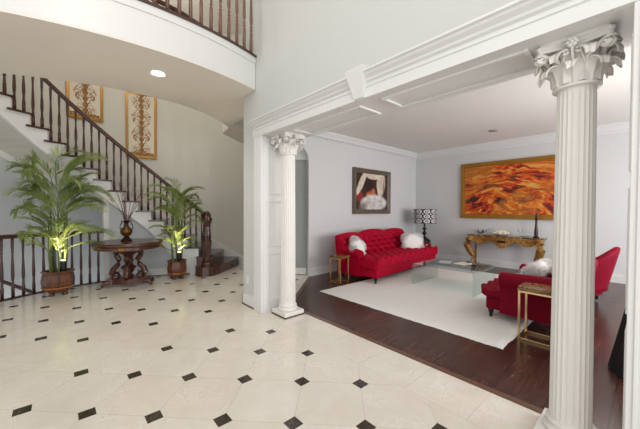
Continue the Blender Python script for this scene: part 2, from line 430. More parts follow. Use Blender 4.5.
# beam: soffit board with sunk panels, entablature on the face, keystone
bm = new(); box(bm, XF+.001, XB+.02, .07, 3.345, 2.305, 2.33)
for y0, y1 in ((.5, 1.55), (1.78, 2.85)):
    for (xa, xb, ya, yb) in ((XF+.07, XB-.07, y0, y0+.03), (XF+.07, XB-.07, y1-.03, y1), (XF+.07, XF+.10, y0+.0305, y1-.0305), (XB-.10, XB-.07, y0+.0305, y1-.0305)):
        box(bm, xa, xb, ya, yb, 2.288, 2.306, .005)
struct('trim_9', bm, 'white')
prof = [(0, 2.305), (.035, 2.305), (.035, 2.385), (.045, 2.39), (.045, 2.405), (.03, 2.41), (.03, 2.425), (.05, 2.435), (.055, 2.45), (.085, 2.47), (.09, 2.485), (.11, 2.49), (.11, 2.505), (0, 2.505)]
bm = new(); sweep_profile(bm, prof, (XF, -2.6, 0), (XF, 3.56, 0), (-1, 0, 0)); struct('trim_10', bm, 'white')
bm = new()
vs = [(-.05, 2.31), (.05, 2.31), (.105, 2.545), (-.105, 2.545)]
a = [bm.verts.new((XF-.01, 1.69+y, z)) for y, z in vs]; b = [bm.verts.new((XF-.055-(.07 if z > 2.4 else 0), 1.69+y, z)) for y, z in vs]
bm.faces.new(a); bm.faces.new(b)
for i in range(4): bm.faces.new((a[i], a[(i+1) % 4], b[(i+1) % 4], b[i]))
struct('trim_11', bm, 'white')

# living room
XL, YL, ZL = 7.85, 4.62, 2.98
struct('wall_far', box(new(), XL, XL+.12, -2.6, YL+.12, 0, ZL), 'wall_living')
# left wall with arched opening
bm = new()
ax0, ax1, zs, rise = 2.62, 3.80, 2.32, .40
arch = [(ax0+(ax1-ax0)*(.5-.5*cos(pi*i/16)), zs+rise*sin(pi*i/16)) for i in range(17)]
poly = [(XB, 0), (ax0, 0)]+arch+[(ax1, 0), (XL, 0), (XL, ZL), (XB, ZL)]
a = [bm.verts.new((x, YL, z)) for x, z in poly]; b = [bm.verts.new((x, YL+.04, z)) for x, z in poly]
bm.faces.new(a); bm.faces.new(b)
for i in range(len(poly)): bm.faces.new((a[i], a[(i+1) % len(poly)], b[(i+1) % len(poly)], b[i]))
struct('wall_left', bm, 'wall_living')
struct('ceiling', box(new(), XB, XL+.12, -2.6, YL+.12, ZL, ZL+.1), 'ceil')
# hall wall seen through the arch, its baseboard and dropped ceiling
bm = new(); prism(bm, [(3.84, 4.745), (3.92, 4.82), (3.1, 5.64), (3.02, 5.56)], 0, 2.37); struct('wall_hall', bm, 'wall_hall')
bm = new(); prism(bm, [(3.82, 4.72), (3.92, 4.82), (3.1, 5.64), (3.0, 5.54)], 2.37, 2.94); struct('wall_hall', bm, 'wall_living')
bm = new(); prism(bm, [(3.83, 4.735), (3.845, 4.75), (3.025, 5.57), (3.01, 5.555)], 0.015, .14); struct('baseboard_hall', bm, 'white')
# window wall on the living room's street side (out of view): two tall windows
bm = new()
for x0, x1, z0, z1 in ((XB, 3.2, 0, ZL), (4.8, 5.4, 0, ZL), (7.2, XL, 0, ZL), (3.2, 4.8, 0, .35), (5.4, 7.2, 0, .35), (3.2, 4.8, 2.5, ZL), (5.4, 7.2, 2.5, ZL)):
    box(bm, x0, x1, -2.72, -2.6, z0, z1)
struct('wall_front', bm, 'wall_living')
for k, (x0, x1) in enumerate(((3.2, 4.8), (5.4, 7.2))):
    bm = new()
    for t in (x0, (x0+x1)/2-.025, x1-.05): box(bm, t, t+.05, -2.69, -2.63, .35, 2.5)
    for t in (.35, 1.75, 2.45): box(bm, x0+.05, x1-.05, -2.685, -2.635, t, t+.05)
    struct('window_%d' % (k+1), bm, 'white')
# baseboards + crown with dentils
bm = new(); box(bm, XL-.018, XL, -2.6, YL, 0, .14); struct('baseboard_far', bm, 'white')
bm = new(); box(bm, ax1, XL-.018, YL-.018, YL, 0, .14); struct('baseboard_left', bm, 'white')
cp = [(0, -.17), (.015, -.17), (.015, -.13), (.04, -.12), (.05, -.09), (.085, -.04), (.10, -.035), (.10, 0), (0, 0)]
bm = new(); sweep_profile(bm, cp, (XL, -2.6, ZL), (XL, YL, ZL), (-1, 0, 0)); struct('trim_12', bm, 'white')
bm = new(); sweep_profile(bm, cp, (XB, YL, ZL), (XL, YL, ZL), (0, -1, 0))
x = 2.6
while x < XL-.1:
    box(bm, x, x+.035, YL-.05, YL-.01, ZL-.158, ZL-.128); x += .07
struct('trim_13', bm, 'white')

# upper storey slab (bridge) : soffit, fascia, floor
def yf(x): return 6.83-sqrt(3.5**2-(x-.78)**2)
front = [(-2.2+i*(1.98+2.2)/32, yf(-2.2+i*(1.98+2.2)/32)) for i in range(33)]
back_full = [(1.98, 5.05), (1.91, 5.0), (1.70, 4.90), (1.40, 4.79), (1.08, 4.745), (.751, 4.735), (.346, 4.80), (-.145, 4.96), (-.446, 5.09), (-.8, 5.36), (-1.03, 5.83), (-1.87, 6.58), (-2.2, 6.2)]
ext = [(XF, 3.885), (XB, 3.885), (XB, 4.74), (2.5, 5.3), (3.0, 5.56), (3.9, 5.6), pol(RW, .5), pol(RW, .6), pol(RW, .7), (3.35, 6.62), (2.60, 6.02), (2.52, 5.52), (2.2, 5.2)]
poly = front[:-1]+[(1.985, front[-1][1])]+[(1.985, 3.89)]+ext[1:]+back_full
struct('ceiling', prism(new(), poly, 2.94, 2.955), 'soffit')
struct('floor', prism(new(), poly, 2.956, 3.36), 'white')
def strip(pts, off0, off1, z0, z1):
    bm = new(); n = len(pts); prev = None
    for i, p in enumerate(pts):
        a = Vector(pts[max(0, i-1)]); b = Vector(pts[min(n-1, i+1)]); t = (b-a).normalized(); nn = Vector((t.y, -t.x))
        q = [bm.verts.new((p[0]+nn.x*o, p[1]+nn.y*o, z)) for o, z in ((off0, z0), (off1, z0), (off1, z1), (off0, z1))]
        if prev:
            for k in range(4): bm.faces.new((prev[k], prev[(k+1) % 4], q[(k+1) % 4], q[k]))
        else: bm.faces.new(q)
        prev = q
    bm.faces.new(prev); return bm
struct('trim_14', strip(front, -.0, .012, 3.28, 3.36), 'white')
struct('trim_15', strip(front, -.08, .03, 3.36, 3.385), 'mahogany')
# foyer ceiling over the two storeys
struct('ceiling', prism(new(), [(-3.5, -2.6), (XB, -2.6), (XB, 3.8), (4.9, 3.8), (4.9, 7.95), (-3.5, 7.95)], 5.6, 5.7), 'ceil')
struct('wall_gallery', box(new(), XB, 4.9, 3.765, 3.885, 3.09, 5.6), 'wall_cream')

# ------------------------------------------------------------------ balusters
def bal_profile(h, k=1.0):
    p = [(.021, 0), (.021, .16), (.013, .18), (.02, .195), (.012, .21), (.019, .225), (.011, .24), (.017, .26), (.021, .33), (.019, .42), (.013, h-.30), (.012, h-.22), (.018, h-.21), (.012, h-.195), (.016, h-.17), (.018, h-.06), (.018, h)]
    return [(r*k, z) for r, z in p]
def newmesh_lathe(prof, seg=10):
    bm = new(); lathe(bm, prof, seg); bmesh.ops.recalc_face_normals(bm, faces=bm.faces[:])
    me = bpy.data.meshes.new('baluster'); bm.to_mesh(me); bm.free(); me.materials.append(M['mahogany'])
    for p in me.polygons: p.use_smooth = True
    return me
def put(name, me, parent, loc, rz=0, sc=None):
    o = bpy.data.objects.new(name, me); COL.objects.link(o); o.parent = parent; o.location = loc; o.rotation_euler = (0, 0, rz)
    if sc: o.scale = sc
    return o

# ------------------------------------------------------------------ curved staircase
ST = thing('curved_staircase', 'sweeping curved staircase with dark treads, white stepped side and turned dark balusters', 'staircase', (0, 0, 0))
rn = lambda n: A0+(n-1.2)*DA
NT = 18
for n in range(3, NT):
    obj('tread', sector(new(), R0-.012, RW-.035, rn(n)-.13*DA, rn(n+1)+.22*DA, n*RI-.032, n*RI, 4), 'mahogany_stair', ST)
    if n > 2: obj('riser', sector(new(), R0+.05, RW-.035, rn(n), rn(n)+.012, (n-1)*RI, n*RI-.032, 1), 'white' if n > 3 else 'mahogany_stair', ST)
# stepped string (inner side)
bm = new()
for n in range(3, NT):
    a0_, a1_ = rn(n), rn(n+1)
    sector(bm, R0+.012, R0+.052, a0_, a1_, zlow, n*RI-.032, 3)
obj('string', bm, 'white', ST)
obj('string_moulding', sector(new(), R0-.006, R0+.014, rn(4), rn(NT), lambda a: zlow(a)-.0, lambda a: zlow(a)+.045, 40), 'white', ST)
obj('flight_soffit', sector(new(), R0+.05, RW-.03, 1.2, rn(NT), lambda a: zlow(a)+.01, lambda a: zlow(a)+.04, 30), 'wall_cream', ST)
# two broad curved bottom steps
w1 = [pol(RW-.02, a) for a in (.80, .86, .93, .99)]
s1 = [(2.075, 5.98), (2.13, 5.90), (2.24, 5.865), (2.36, 5.885), (2.55, 6.0), (2.8, 6.21), (3.05, 6.42), (3.25, 6.60)]+w1+[(2.30, 6.42), (2.12, 6.24), (2.06, 6.1)]
s2 = [(2.10, 6.16), (2.20, 6.10), (2.36, 6.15), (2.52, 6.27), (2.7, 6.47), (2.88, 6.68), (3.0, 6.85)]+[pol(RW-.02, a) for a in (.905, .95, 1.0)]+[(2.18, 6.30)]
for pts, z, in ((s1, 1), (s2, 2)):
    c = Vector((2.5, 6.6)); sh = [tuple(Vector(p)+(c-Vector(p)).normalized()*.022) for p in pts]
    bm = new(); prism(bm, sh, (z-1)*RI, z*RI-.03); obj('riser', bm, 'mahogany_stair', ST)
    bm = new(); prism(bm, pts, z*RI-.032, z*RI); obj('tread', bm, 'mahogany_stair', ST)
bm = new()
prism(bm, [tuple(Vector(p)+(Vector(p)-Vector((2.5, 6.6))).normalized()*-.01) for p in s1], 0, .05); obj('base_moulding', bm, 'mahogany_stair', ST)
# balusters: two per tread
RB = R0+.045
RAIL = 1.03
tops = {}
for n in range(2, NT):
    for k, off in enumerate((.46, .96)):
        a = A0+(n-off)*DA
        if n == 2 and k == 1: continue
        z0 = n*RI; h = line_z(a)+RAIL-.05-z0
        key = k
        if key not in tops: tops[key] = (newmesh_lathe(bal_profile(h)), h)
        me, h0 = tops[key]
        put('baluster', me, ST, pol(RB, a, z0), 0, (1, 1, h/h0))
# handrail
pts = [pol(RB, A0+.95*DA+i*(NT+.2-.95)*DA/60, line_z(A0+.95*DA+i*(NT+.2-.95)*DA/60)+RAIL-.03) for i in range(61)]
for i in range(4): pts[i] = (pts[i][0], pts[i][1], pts[i][2]+.0)
obj('handrail', tube(new(), pts, .032, 10, 1.1), 'mahogany', ST, True)
# newel post
nx, ny = 2.31, 6.13
bm = new()
lathe(bm, [(.115, 0), (.12, .03), (.115, .06), (.085, .085), (.10, .11), (.075, .15), (.055, .19), (.06, .22), (.05, .24), (.062, .27), (.075, .38), (.082, .50), (.082, .62), (.074, .74), (.07, .80), (.08, .82), (.07, .84), (.082, .87), (.088, .93), (.085, 1.0), (.07, 1.07), (.05, 1.10), (.03, 1.12)], 20, (nx, ny, RI))
NW = obj('newel_post', bm, 'mahogany_stair', ST, 30)
bm = new()
for k in range(10):
    a = 2*pi*k/10
    tube(bm, [(nx+(r)*cos(a), ny+(r)*sin(a), RI+z) for r, z in ((.058, .27), (.075, .38), (.082, .50), (.08, .62), (.066, .74))], .011, 6)
for k in range(6):
    a = 2*pi*k/6+.3; tube(bm, [(nx+.08*cos(a), ny+.08*sin(a), RI+.88), (nx+.095*cos(a), ny+.095*sin(a), RI+.95), (nx+.08*cos(a), ny+.08*sin(a), RI+1.04)], .018, 6)
obj('carving', bm, 'mahogany_stair', NW, True)

# ------------------------------------------------------------------ gallery railing on the bridge
GR = thing('gallery_railing', 'curved railing of turned wood balusters along the upper balcony edge', 'railing', (0, 0, 0))
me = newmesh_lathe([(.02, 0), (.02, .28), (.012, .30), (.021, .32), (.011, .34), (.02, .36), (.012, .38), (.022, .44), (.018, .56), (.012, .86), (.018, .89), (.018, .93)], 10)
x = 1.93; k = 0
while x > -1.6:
    me.materials[0] = M['lit_mahogany']; put('baluster', me, GR, (x, yf(x)+.035, 3.385)); x -= .118
rp = [(1.97-i*3.6/40, yf(1.97-i*3.6/40)+.035, 4.33) for i in range(41)]
obj('handrail', tube(new(), rp, .032, 10, 1.0), 'mahogany', GR, True)
WR = thing('stairwell_railing', 'dark wooden railing behind the balcony balusters, edging the upper stairwell', 'railing', (0, 0, 0))
bp = [(1.92, 5.03), (1.70, 4.93), (1.40, 4.82), (1.08, 4.775), (.751, 4.765), (.346, 4.83), (-.145, 4.99), (-.446, 5.12), (-.8, 5.39)]
def resample(P, n):
    L = [0]
    for a, b in zip(P, P[1:]): L.append(L[-1]+(Vector(b)-Vector(a)).length)
    out = []
    for i in range(n):
        t = L[-1]*i/(n-1); j = max(k for k in range(len(L)-1) if L[k] <= t+1e-9); f = (t-L[j])/(L[j+1]-L[j])
        out.append(tuple(Vector(P[j])*(1-f)+Vector(P[j+1])*f))
    return out
for p in resample(bp, 24): put('baluster', me, WR, (p[0], p[1]-.07, 3.36))
obj('handrail', tube(new(), [(p[0], p[1]-.07, 4.30) for p in resample(bp, 40)], .032, 8), 'mahogany', WR, True)

# ------------------------------------------------------------------ lower railing guarding the basement stair
LR = thing('stairwell_guard_railing', 'dark waist-high baluster railing on the marble floor behind the left palm', 'railing', (0, 0, 0))
me = newmesh_lathe(bal_profile(.89, 1.0))
RG = 2.585
a = AC+.06
while a < 2.75:
    put('baluster', me, LR, pol(RG, a, .012)); a += .0485
obj('handrail', tube(new(), [pol(RG, AC+.02+i*1.2/40, .93) for i in range(41)], .036, 10, .9), 'mahogany', LR, True)
obj('bottom_rail', sector(new(), RG-.03, RG+.03, AC+.02, 2.8, 0.001, .014, 24), 'mahogany', LR)
BR = thing('basement_stair_railing', 'dark handrail slanting down the wall behind the left guard railing', 'railing', (0, 0, 0))
pts = [pol(RW-.10, 2.35-i*.045, .98-i*.118) for i in range(20)]
obj('handrail', tube(new(), pts, .03, 8), 'mahogany', BR, True)
bm = new()
for i in (2, 7, 12, 17):
    p = Vector(pts[i]); a = 2.35-i*.045; tube(bm, [p, Vector(pol(RW-.02, a, p.z-.05))], .01, 6)
obj('bracket', bm, 'mahogany', BR)

# ------------------------------------------------------------------ columns
def make_column(label, loc):
    t = thing('column', label, 'column', loc, 0)
    obj('plinth_pad', box(new(), -.152, .152, -.152, .152, 0, .016), 'mahogany', t)
    obj('plinth', box(new(), -.148, .148, -.148, .148, .016, .065, .004), 'plaster', t)
    bm = new(); lathe(bm, [(.118, 0), (.126, .008), (.126, .02), (.116, .03), (.109, .035), (.106, .042), (.108, .048), (.114, .052), (.115, .062), (.108, .07), (.101, .074), (.099, .08)], 40, (0, 0, .065)); obj('base', bm, 'plaster', t, True)
    # fluted shaft with slight taper
    bm = new(); NF = 24; seg = NF*8; rings = []
    zz = [.143, .15, .16, .18, 1.0, 1.6, 2.0, 2.02, 2.035, 2.045]
    for z in zz:
        f = 0 if z < .155 or z > 2.03 else 1
        rr = .098-.010*max(0, (z-.4))/1.65
        ring = []
        for i in range(seg):
            a = 2*pi*i/seg; ph = (i % 8)/8
            cut = .0045*sqrt(max(0, 1-((ph-.5)/.40)**2)) if abs(ph-.5) < .40 else 0
            r = rr-cut*f; ring.append(bm.verts.new((r*cos(a), r*sin(a), z)))
        rings.append(ring)
    for a_, b_ in zip(rings, rings[1:]):
        for i in range(seg): bm.faces.new((a_[i], a_[(i+1) % seg], b_[(i+1) % seg], b_[i]))
    bm.faces.new(rings[0]); bm.faces.new(rings[-1]); obj('shaft', bm, 'plaster', t, 25)
    # Corinthian capital
    bm = new(); lathe(bm, [(.09, 0), (.10, .006), (.10, .018), (.088, .024), (.086, .05), (.088, .12), (.10, .17), (.122, .205), (.13, .212)], 36, (0, 0, 2.045))
    cap = obj('capital', bm, 'plaster', t, True)
    cap.scale = (1.1, 1.1, 1)
    # abacus with concave sides
    bm = new(); pts = []
    Rr = .172
    for k in range(4):
        a = pi/4+k*pi/2; a2 = a+pi/2
        c0 = Vector((cos(a), sin(a)))*Rr*1.28; c1 = Vector((cos(a2), sin(a2)))*Rr*1.28
        tn = (c1-c0).normalized()
        for i in range(9):
            u = .06+(.88)*i/8; p = c0.lerp(c1, u); m = (c0+c1)/2; p = p-m.normalized()*.035*sin(pi*u); pts.append(tuple(p))
    prism(bm, [(x*.97, y*.97) for x, y in pts], 2.252, 2.268); prism(bm, pts, 2.268, 2.286); 
    obj('abacus', bm, 'plaster', cap)
    def leaf(a, r0, z0, h, w, curl, parent):
        bm = new(); rows = 18; cols = 9; L = [[], []]
        for j in range(rows+1):
            s = j/rows
            if s < .6: rr = r0+.010+.016*(s/.6)**2; z = z0+h*s/.6*.9; tx, tz = .15, 1
            else:
                q = (s-.6)/.4*pi*1.12; rr = r0+.026+curl*(1-cos(q))*.5; z = z0+h*.9+curl*.62*sin(q); tx, tz = sin(q)*.5+.001, .62*cos(q)
            m = sqrt(tx*tx+tz*tz); nx_, nz_ = tz/m, -tx/m     # outward normal in the (r, z) plane
            wd = w*(.66+.40*sin(pi*min(1, s*1.02)**.9))*(1-.45*max(0, s-.7)/.3)*(1+.07*sin(s*pi*8))
            for lay in (0, 1):
                row = []
                for i in range(cols):
                    u = (i/(cols-1)-.5)*2; off = .0045*math.exp(-(u/.22)**2)+.003*cos(u*pi*3)*(1-abs(u)) - .007*u*u - (.007 if lay else 0)
                    R_ = rr+off*nx_; an = a+u*wd/max(R_, .05)*.5
                    row.append(bm.verts.new((R_*cos(an), R_*sin(an), z+off*nz_-.006*abs(u)*s)))
                L[lay].append(row)
        for j in range(rows):
            for i in range(cols-1):
                for lay in (0, 1): bm.faces.new((L[lay][j][i], L[lay][j][i+1], L[lay][j+1][i+1], L[lay][j+1][i]))
            for i in (0, cols-1): bm.faces.new((L[0][j][i], L[0][j+1][i], L[1][j+1][i], L[1][j][i]))
        for j in (0, rows):
            for i in range(cols-1): bm.faces.new((L[0][j][i], L[0][j][i+1], L[1][j][i+1], L[1][j][i]))
        return obj('acanthus_leaf', bm, 'plaster', parent, 50)
    for k in range(8): leaf(2*pi*k/8, .082, 2.066, .082, .088, .046, cap)
    for k in range(8): leaf(2*pi*(k+.5)/8, .086, 2.07, .138, .092, .056, cap)
    for k in range(4):   # corner volutes
        a = pi/4+k*pi/2; bm = new()
        for sgn in (-1, 1):
            pts = []
            for i in range(30):
                q = i/29
                if q < .35:
                    s = q/.35; rad = .10+.075*s; z = 2.17+.07*s**.7; off = sgn*(.03*(1-s)+.006)
                else:
                    s = (q-.35)/.65; th = pi/2-s*2*pi*1.4; rr = .026*(1-.75*s); rad = .178+rr*cos(th); z = 2.222+rr*sin(th); off = sgn*(.006+.008*s)
                pts.append((rad*cos(a)-off*sin(a), rad*sin(a)+off*cos(a), z))
            tube(bm, pts, [.012]*len(pts), 8)
        obj('volute', bm, 'plaster', cap, True)
    for k in range(4):   # fleurons
        a = k*pi/2; bm = new()
        for i in range(6):
            b = 2*pi*i/6; c = Vector((.150*cos(a), .150*sin(a), 2.262)); e = c+Vector((-sin(a)*cos(b)*.016, cos(a)*cos(b)*.016, sin(b)*.016))
            bmesh.ops.create_icosphere(bm, subdivisions=1, radius=.012, matrix=Matrix.Translation(e))
        bmesh.ops.create_icosphere(bm, subdivisions=1, radius=.011, matrix=Matrix.Translation((.158*cos(a), .158*sin(a), 2.262)))
        pts = [((.10+.045*s)*cos(a), (.10+.045*s)*sin(a), 2.15+.10*s) for s in (0, .4, .8, 1)]
        tube(bm, pts, .008, 6)
        for sg in (-1, 1):   # helices
            pts = []
            for i in range(16):
                s = i/15
                if s < .45: q = s/.45; off = sg*(.045-.018*q); rad = .105+.035*q; z = 2.16+.07*q
                else:
                    q = (s-.45)/.55; th = pi/2-q*2*pi; r_ = .015*(1-.6*q); off = sg*(.027-0*q+r_*cos(th)*-1); rad = .142; z = 2.218+r_*sin(th)
                pts.append((rad*cos(a)-off*sin(a), rad*sin(a)+off*cos(a), z))
            tube(bm, pts, .006, 5)
        obj('fleuron', bm, 'plaster', cap, True)
    bm = box(new(), -.145, .145, -.145, .145, 2.286, 2.305); obj('cap_block', bm, 'plaster', t)
    return t
c0 = make_column('white fluted column with leafy capital in the middle, beside the grey pier', (2.23, 3.13, 0))
dup(c0, (2.235, .303, 0), 0, 'large white fluted column in the right foreground, nearest the camera')

# ------------------------------------------------------------------ wall outlet, ceiling details
t = thing('wall_outlet', 'small white outlet plate low on the grey pier', 'outlet', (XF, 3.77, .36))
obj('cover_plate', box(new(), -.007, -.0005, -.036, .036, -.058, .058, .002), 'white', t)
bm = new(); box(bm, -.009, -.006, -.014, .014, .01, .038, .001); box(bm, -.009, -.006, -.014, .014, -.038, -.01, .001); obj('socket', bm, 'plaster', t)
t = thing('recessed_ceiling_light', 'round lit downlight in the warm-lit balcony soffit', 'ceiling light', (.892, 3.863, 2.94))
bm = new(); lathe(bm, [(.085, -.012), (.09, -.001), (.06, -.001), (.064, -.012)], 28, cap=False)
bm.faces.new; obj('trim_ring', bm, 'white', t, True)
bm = new(); lathe(bm, [(.0635, -.009), (.0635, -.002)], 24); obj('lens', bm, 'glow', t)
t = thing('ceiling_vent', 'small flat round disc on the living room ceiling', 'ceiling disc', (6.66, 2.19, ZL))
bm = new(); lathe(bm, [(.085, -.001), (.085, -.012), (.07, -.02)], 24); obj('disc', bm, paint('grey_disc', srgb(150, 150, 148), .5), t)

# ------------------------------------------------------------------ tapestries on the curved wall
for (ac, z0, z1, lab) in ((atan2(7.76-CY, .44-CX), 3.185-.72, 3.185+.80, 0), (atan2(7.72-CY, 1.44-CX), 2.50, 3.97, 1)):
    pass
def tapestry_panel(px, py, zb, label, h=1.47, w=.60):
    a = atan2(py-CY, px-CX); c = pol(RW-.035, a)
    t = thing('framed_tapestry', label, 'tapestry', (c[0], c[1], zb+h/2), a-pi/2, 'gold scroll tapestries on the stair wall')
    obj('panel', box(new(), -w/2+.03, w/2-.03, -.005, .012, -h/2+.03, h/2-.03), 'tapestry', t)
    bm = new()
    for x0, x1, z0, z1 in ((-w/2, -w/2+.05, -h/2, h/2), (w/2-.05, w/2, -h/2, h/2), (-w/2+.05, w/2-.05, -h/2, -h/2+.05), (-w/2+.05, w/2-.05, h/2-.05, h/2)):
        box(bm, x0, x1, -.018, .018, z0, z1, .006)
    obj('frame', bm, 'gold_frame', t)
    return t
tapestry_panel(.44, 7.77, 3.17, 'gold framed scroll tapestry nearer the top of the stairs, left of the pair')
tapestry_panel(1.44, 7.73, 2.49, 'gold framed scroll tapestry farther down the stairs, right of the pair')

# ------------------------------------------------------------------ potted palms
def pot(t, r, h):
    bm = new(); lathe(bm, [(r*.66, .05), (r*.80, .07), (r*.97, h*.42), (r, h*.6), (r*.95, h*.83), (r*.88, h*.9), (r*.98, h*.93), (r, h), (r*.86, h), (r*.84, h*.88), (r*.5, h*.87)], 8, cap=True)
    p = obj('pot', bm, 'pot', t)
    bm = new(); lathe(bm, [(r*.92, h*.3), (r*.955, h*.3), (r*1.0, h*.36), (r*.94, h*.36)], 8, cap=False)
    obj('band', bm, 'pot_band', p)
    for k in range(4):
        a = pi/4+k*pi/2; bm = new(); lathe(bm, [(.03, 0), (.036, .02), (.022, .045), (.03, .062)], 10, (r*.55*cos(a), r*.55*sin(a), 0)); obj('foot', bm, 'pot', p, True)
    bm = new(); lathe(bm, [(r*.83, h*.85), (r*.83, h*.9), (.01, h*.92)], 14); obj('soil', bm, 'soil', p)
    return p
def frond(parent, base, az, length, elev, droop, rng, nl=26, ll=.30):
    """one arching feather leaf: rachis + narrow leaflets"""
    bm = new(); pts = []; n = 16; p = Vector(base); d_h = Vector((cos(az), sin(az), 0))
    e = elev
    for i in range(n+1):
        pts.append(p.copy()); p = p+(d_h*cos(e)+Vector((0, 0, sin(e))))*(length/n); e -= droop/n*(.3+1.7*i/n)
        c_ = Vector((CX-p.x-parent.location.x, CY-p.y-parent.location.y, 0))
        if c_.length > 2.30: d_h = (d_h+c_.normalized()*.35).normalized()
    tube(bm, pts[::2], [.007*(1-.85*i/(n/2)) + .001 for i in range(n//2+1)], 5)
    side = Vector((-sin(az), cos(az), 0))
    for k in range(nl):
        s = .30+.70*k/(nl-1); f = s*n; i = min(n-1, int(f)); q = pts[i].lerp(pts[i+1], f-i); tan = (pts[i+1]-pts[i]).normalized()
        L = ll*(.35+.75*sin(pi*min(1, (s-.24)/.80)**.75))*rng.uniform(.8, 1.1)
        for sg in (-1, 1):
            dirv = (side*sg*(.80-.35*s)+tan*(.65+.5*s)+Vector((0, 0, rng.uniform(-.05, .30)))).normalized()
            w = .0055*(.6+L*1.2); up = Vector((rng.uniform(-.5, .5), rng.uniform(-.5, .5), 1)).normalized(); wd = dirv.cross(up).normalized()*w
            dr = rng.uniform(.15, .32)
            a0 = q; a1 = q+dirv*L*.35; a2 = q+dirv*L*.72+Vector((0, 0, -L*dr*.3)); a3 = q+dirv*L+Vector((0, 0, -L*dr))
            for v_ in (a1, a2, a3):      # leaves bend off the wall behind
                c_ = Vector((v_.x+parent.location.x-CX, v_.y+parent.location.y-CY, 0))
                if c_.length > 2.47: v_ -= c_.normalized()*(c_.length-2.47)
            v = [bm.verts.new(x) for x in (a0-wd*.3, a0+wd*.3, a1-wd, a1+wd, a2-wd*.8, a2+wd*.8, a3)]
            bm.faces.new((v[0], v[1], v[3], v[2])); bm.faces.new((v[2], v[3], v[5], v[4])); bm.faces.new((v[4], v[5], v[6]))
    return obj('frond', bm, 'leaf', parent)
def palm(label, loc, r, h, specs, seed, nst, hs=1):
    rng = random.Random(seed)
    t = thing('potted_palm', label, 'potted plant', loc, 0, 'potted palms along the stair wall')
    pot(t, r, h)
    for k in range(nst):
        a = 2*pi*k/nst+rng.uniform(-.3, .3); rr = r*.45
        top = (rr*1.2*cos(a), rr*1.2*sin(a), h+rng.uniform(.7, 1.1)*hs)
        obj('stem', tube(new(), [(rr*cos(a), rr*sin(a), h*.85), (rr*1.2*cos(a), rr*1.2*sin(a), h+.25), top], [.014, .012, .009], 6), 'stem', t, True)
    for (az, z, L, el, dr, ll) in specs:
        rr = rng.uniform(.02, .07); a = radians(az)
        frond(t, (rr*cos(a), rr*sin(a), h*.88+z), a, L, el, dr, rng, int(26+L*26), ll)
    return t
# azimuth: view right is about -41 deg, view left about 139 deg, towards camera about -131
R1 = random.Random(11)
sp = []
for i in range(28): sp.append((R1.uniform(0, 360), R1.uniform(.75, 1.42), R1.uniform(.62, .92), R1.uniform(1.0, 1.5), R1.uniform(1.2, 2.2), .25))
for az, z, L, el, dr in ((139, .5, .85, .5, 1.0), (145, .75, .85, .75, 1.3), (128, 1.0, .75, .9, 1.5), (-41, .5, .85, .5, 1.0), (-50, .8, .85, .75, 1.3), (-30, 1.05, .75, .9, 1.5), (-60, .55, .7, .7, 1.4), (-120, .8, .6, .9, 1.5), (-140, 1.1, .6, 1.1, 1.6), (-20, .35, .55, .5, .9), (20, .8, .7, 1.2, 1.6)):
    sp.append((az, z, L, el, dr, .26))
for i in range(12): sp.append((R1.uniform(0, 360), R1.uniform(.25, .6), R1.uniform(.4, .62), R1.uniform(.8, 1.3), R1.uniform(.8, 1.4), .20))
palm('taller bushy palm in a wooden barrel pot by the guard railing, at far left', (0.0, 6.2, 0), .205, .38, sp, 3, 7)
sp = []
for i in range(24): sp.append((R1.uniform(0, 360), R1.uniform(.6, 1.2), R1.uniform(.45, .68), R1.uniform(1.0, 1.5), R1.uniform(1.0, 2.0), .19))
for az, z, L, el, dr in ((139, .2, .62, .45, .9), (150, .5, .5, .9, 1.4), (-41, .6, .5, .9, 1.4), (-55, .35, .45, .7, 1.3), (-25, .8, .5, 1.1, 1.5), (-120, .5, .45, 1.0, 1.4), (110, .8, .5, 1.1, 1.4), (-70, .25, .42, .6, .9), (139, .8, .5, 1.1, 1.6)):
    sp.append((az, z, L, el, dr, .18))
for i in range(8): sp.append((R1.uniform(0, 360), R1.uniform(.15, .45), R1.uniform(.3, .45), R1.uniform(.9, 1.3), R1.uniform(.8, 1.4), .15))
palm('smaller potted palm between the round table and the bottom stair steps', (1.73, 6.12, 0), .18, .36, sp, 5, 5, .8)
# uplights pushed into the pots
def uplight(label, loc):
    t = thing('uplight', label, 'lamp', loc, 0, 'uplights in the palm pots')
    bm = new(); lathe(bm, [(.034, 0), (.038, .01), (.038, .17), (.033, .175)], 16); obj('can', bm, 'black', t, True)
    bm = new(); lathe(bm, [(.030, .172), (.030, .180), (.012, .188)], 14); obj('bulb', bm, 'upglow', t, True)
    l = bpy.data.lights.new('uplight_beam', 'SPOT'); l.energy = 24; l.color = (1, .86, .40); l.spot_size = radians(115); l.spot_blend = .6; l.shadow_soft_size = .03
    o = bpy.data.objects.new('uplight_beam', l); COL.objects.link(o); o.parent = t; o.location = (0, 0, .2); o.rotation_euler = (pi, 0, 0)
uplight('glowing black uplight in the pot of the taller left palm', (.06, 6.10, .365))
uplight('glowing black uplight in the pot of the smaller palm', (1.74, 6.02, .345))

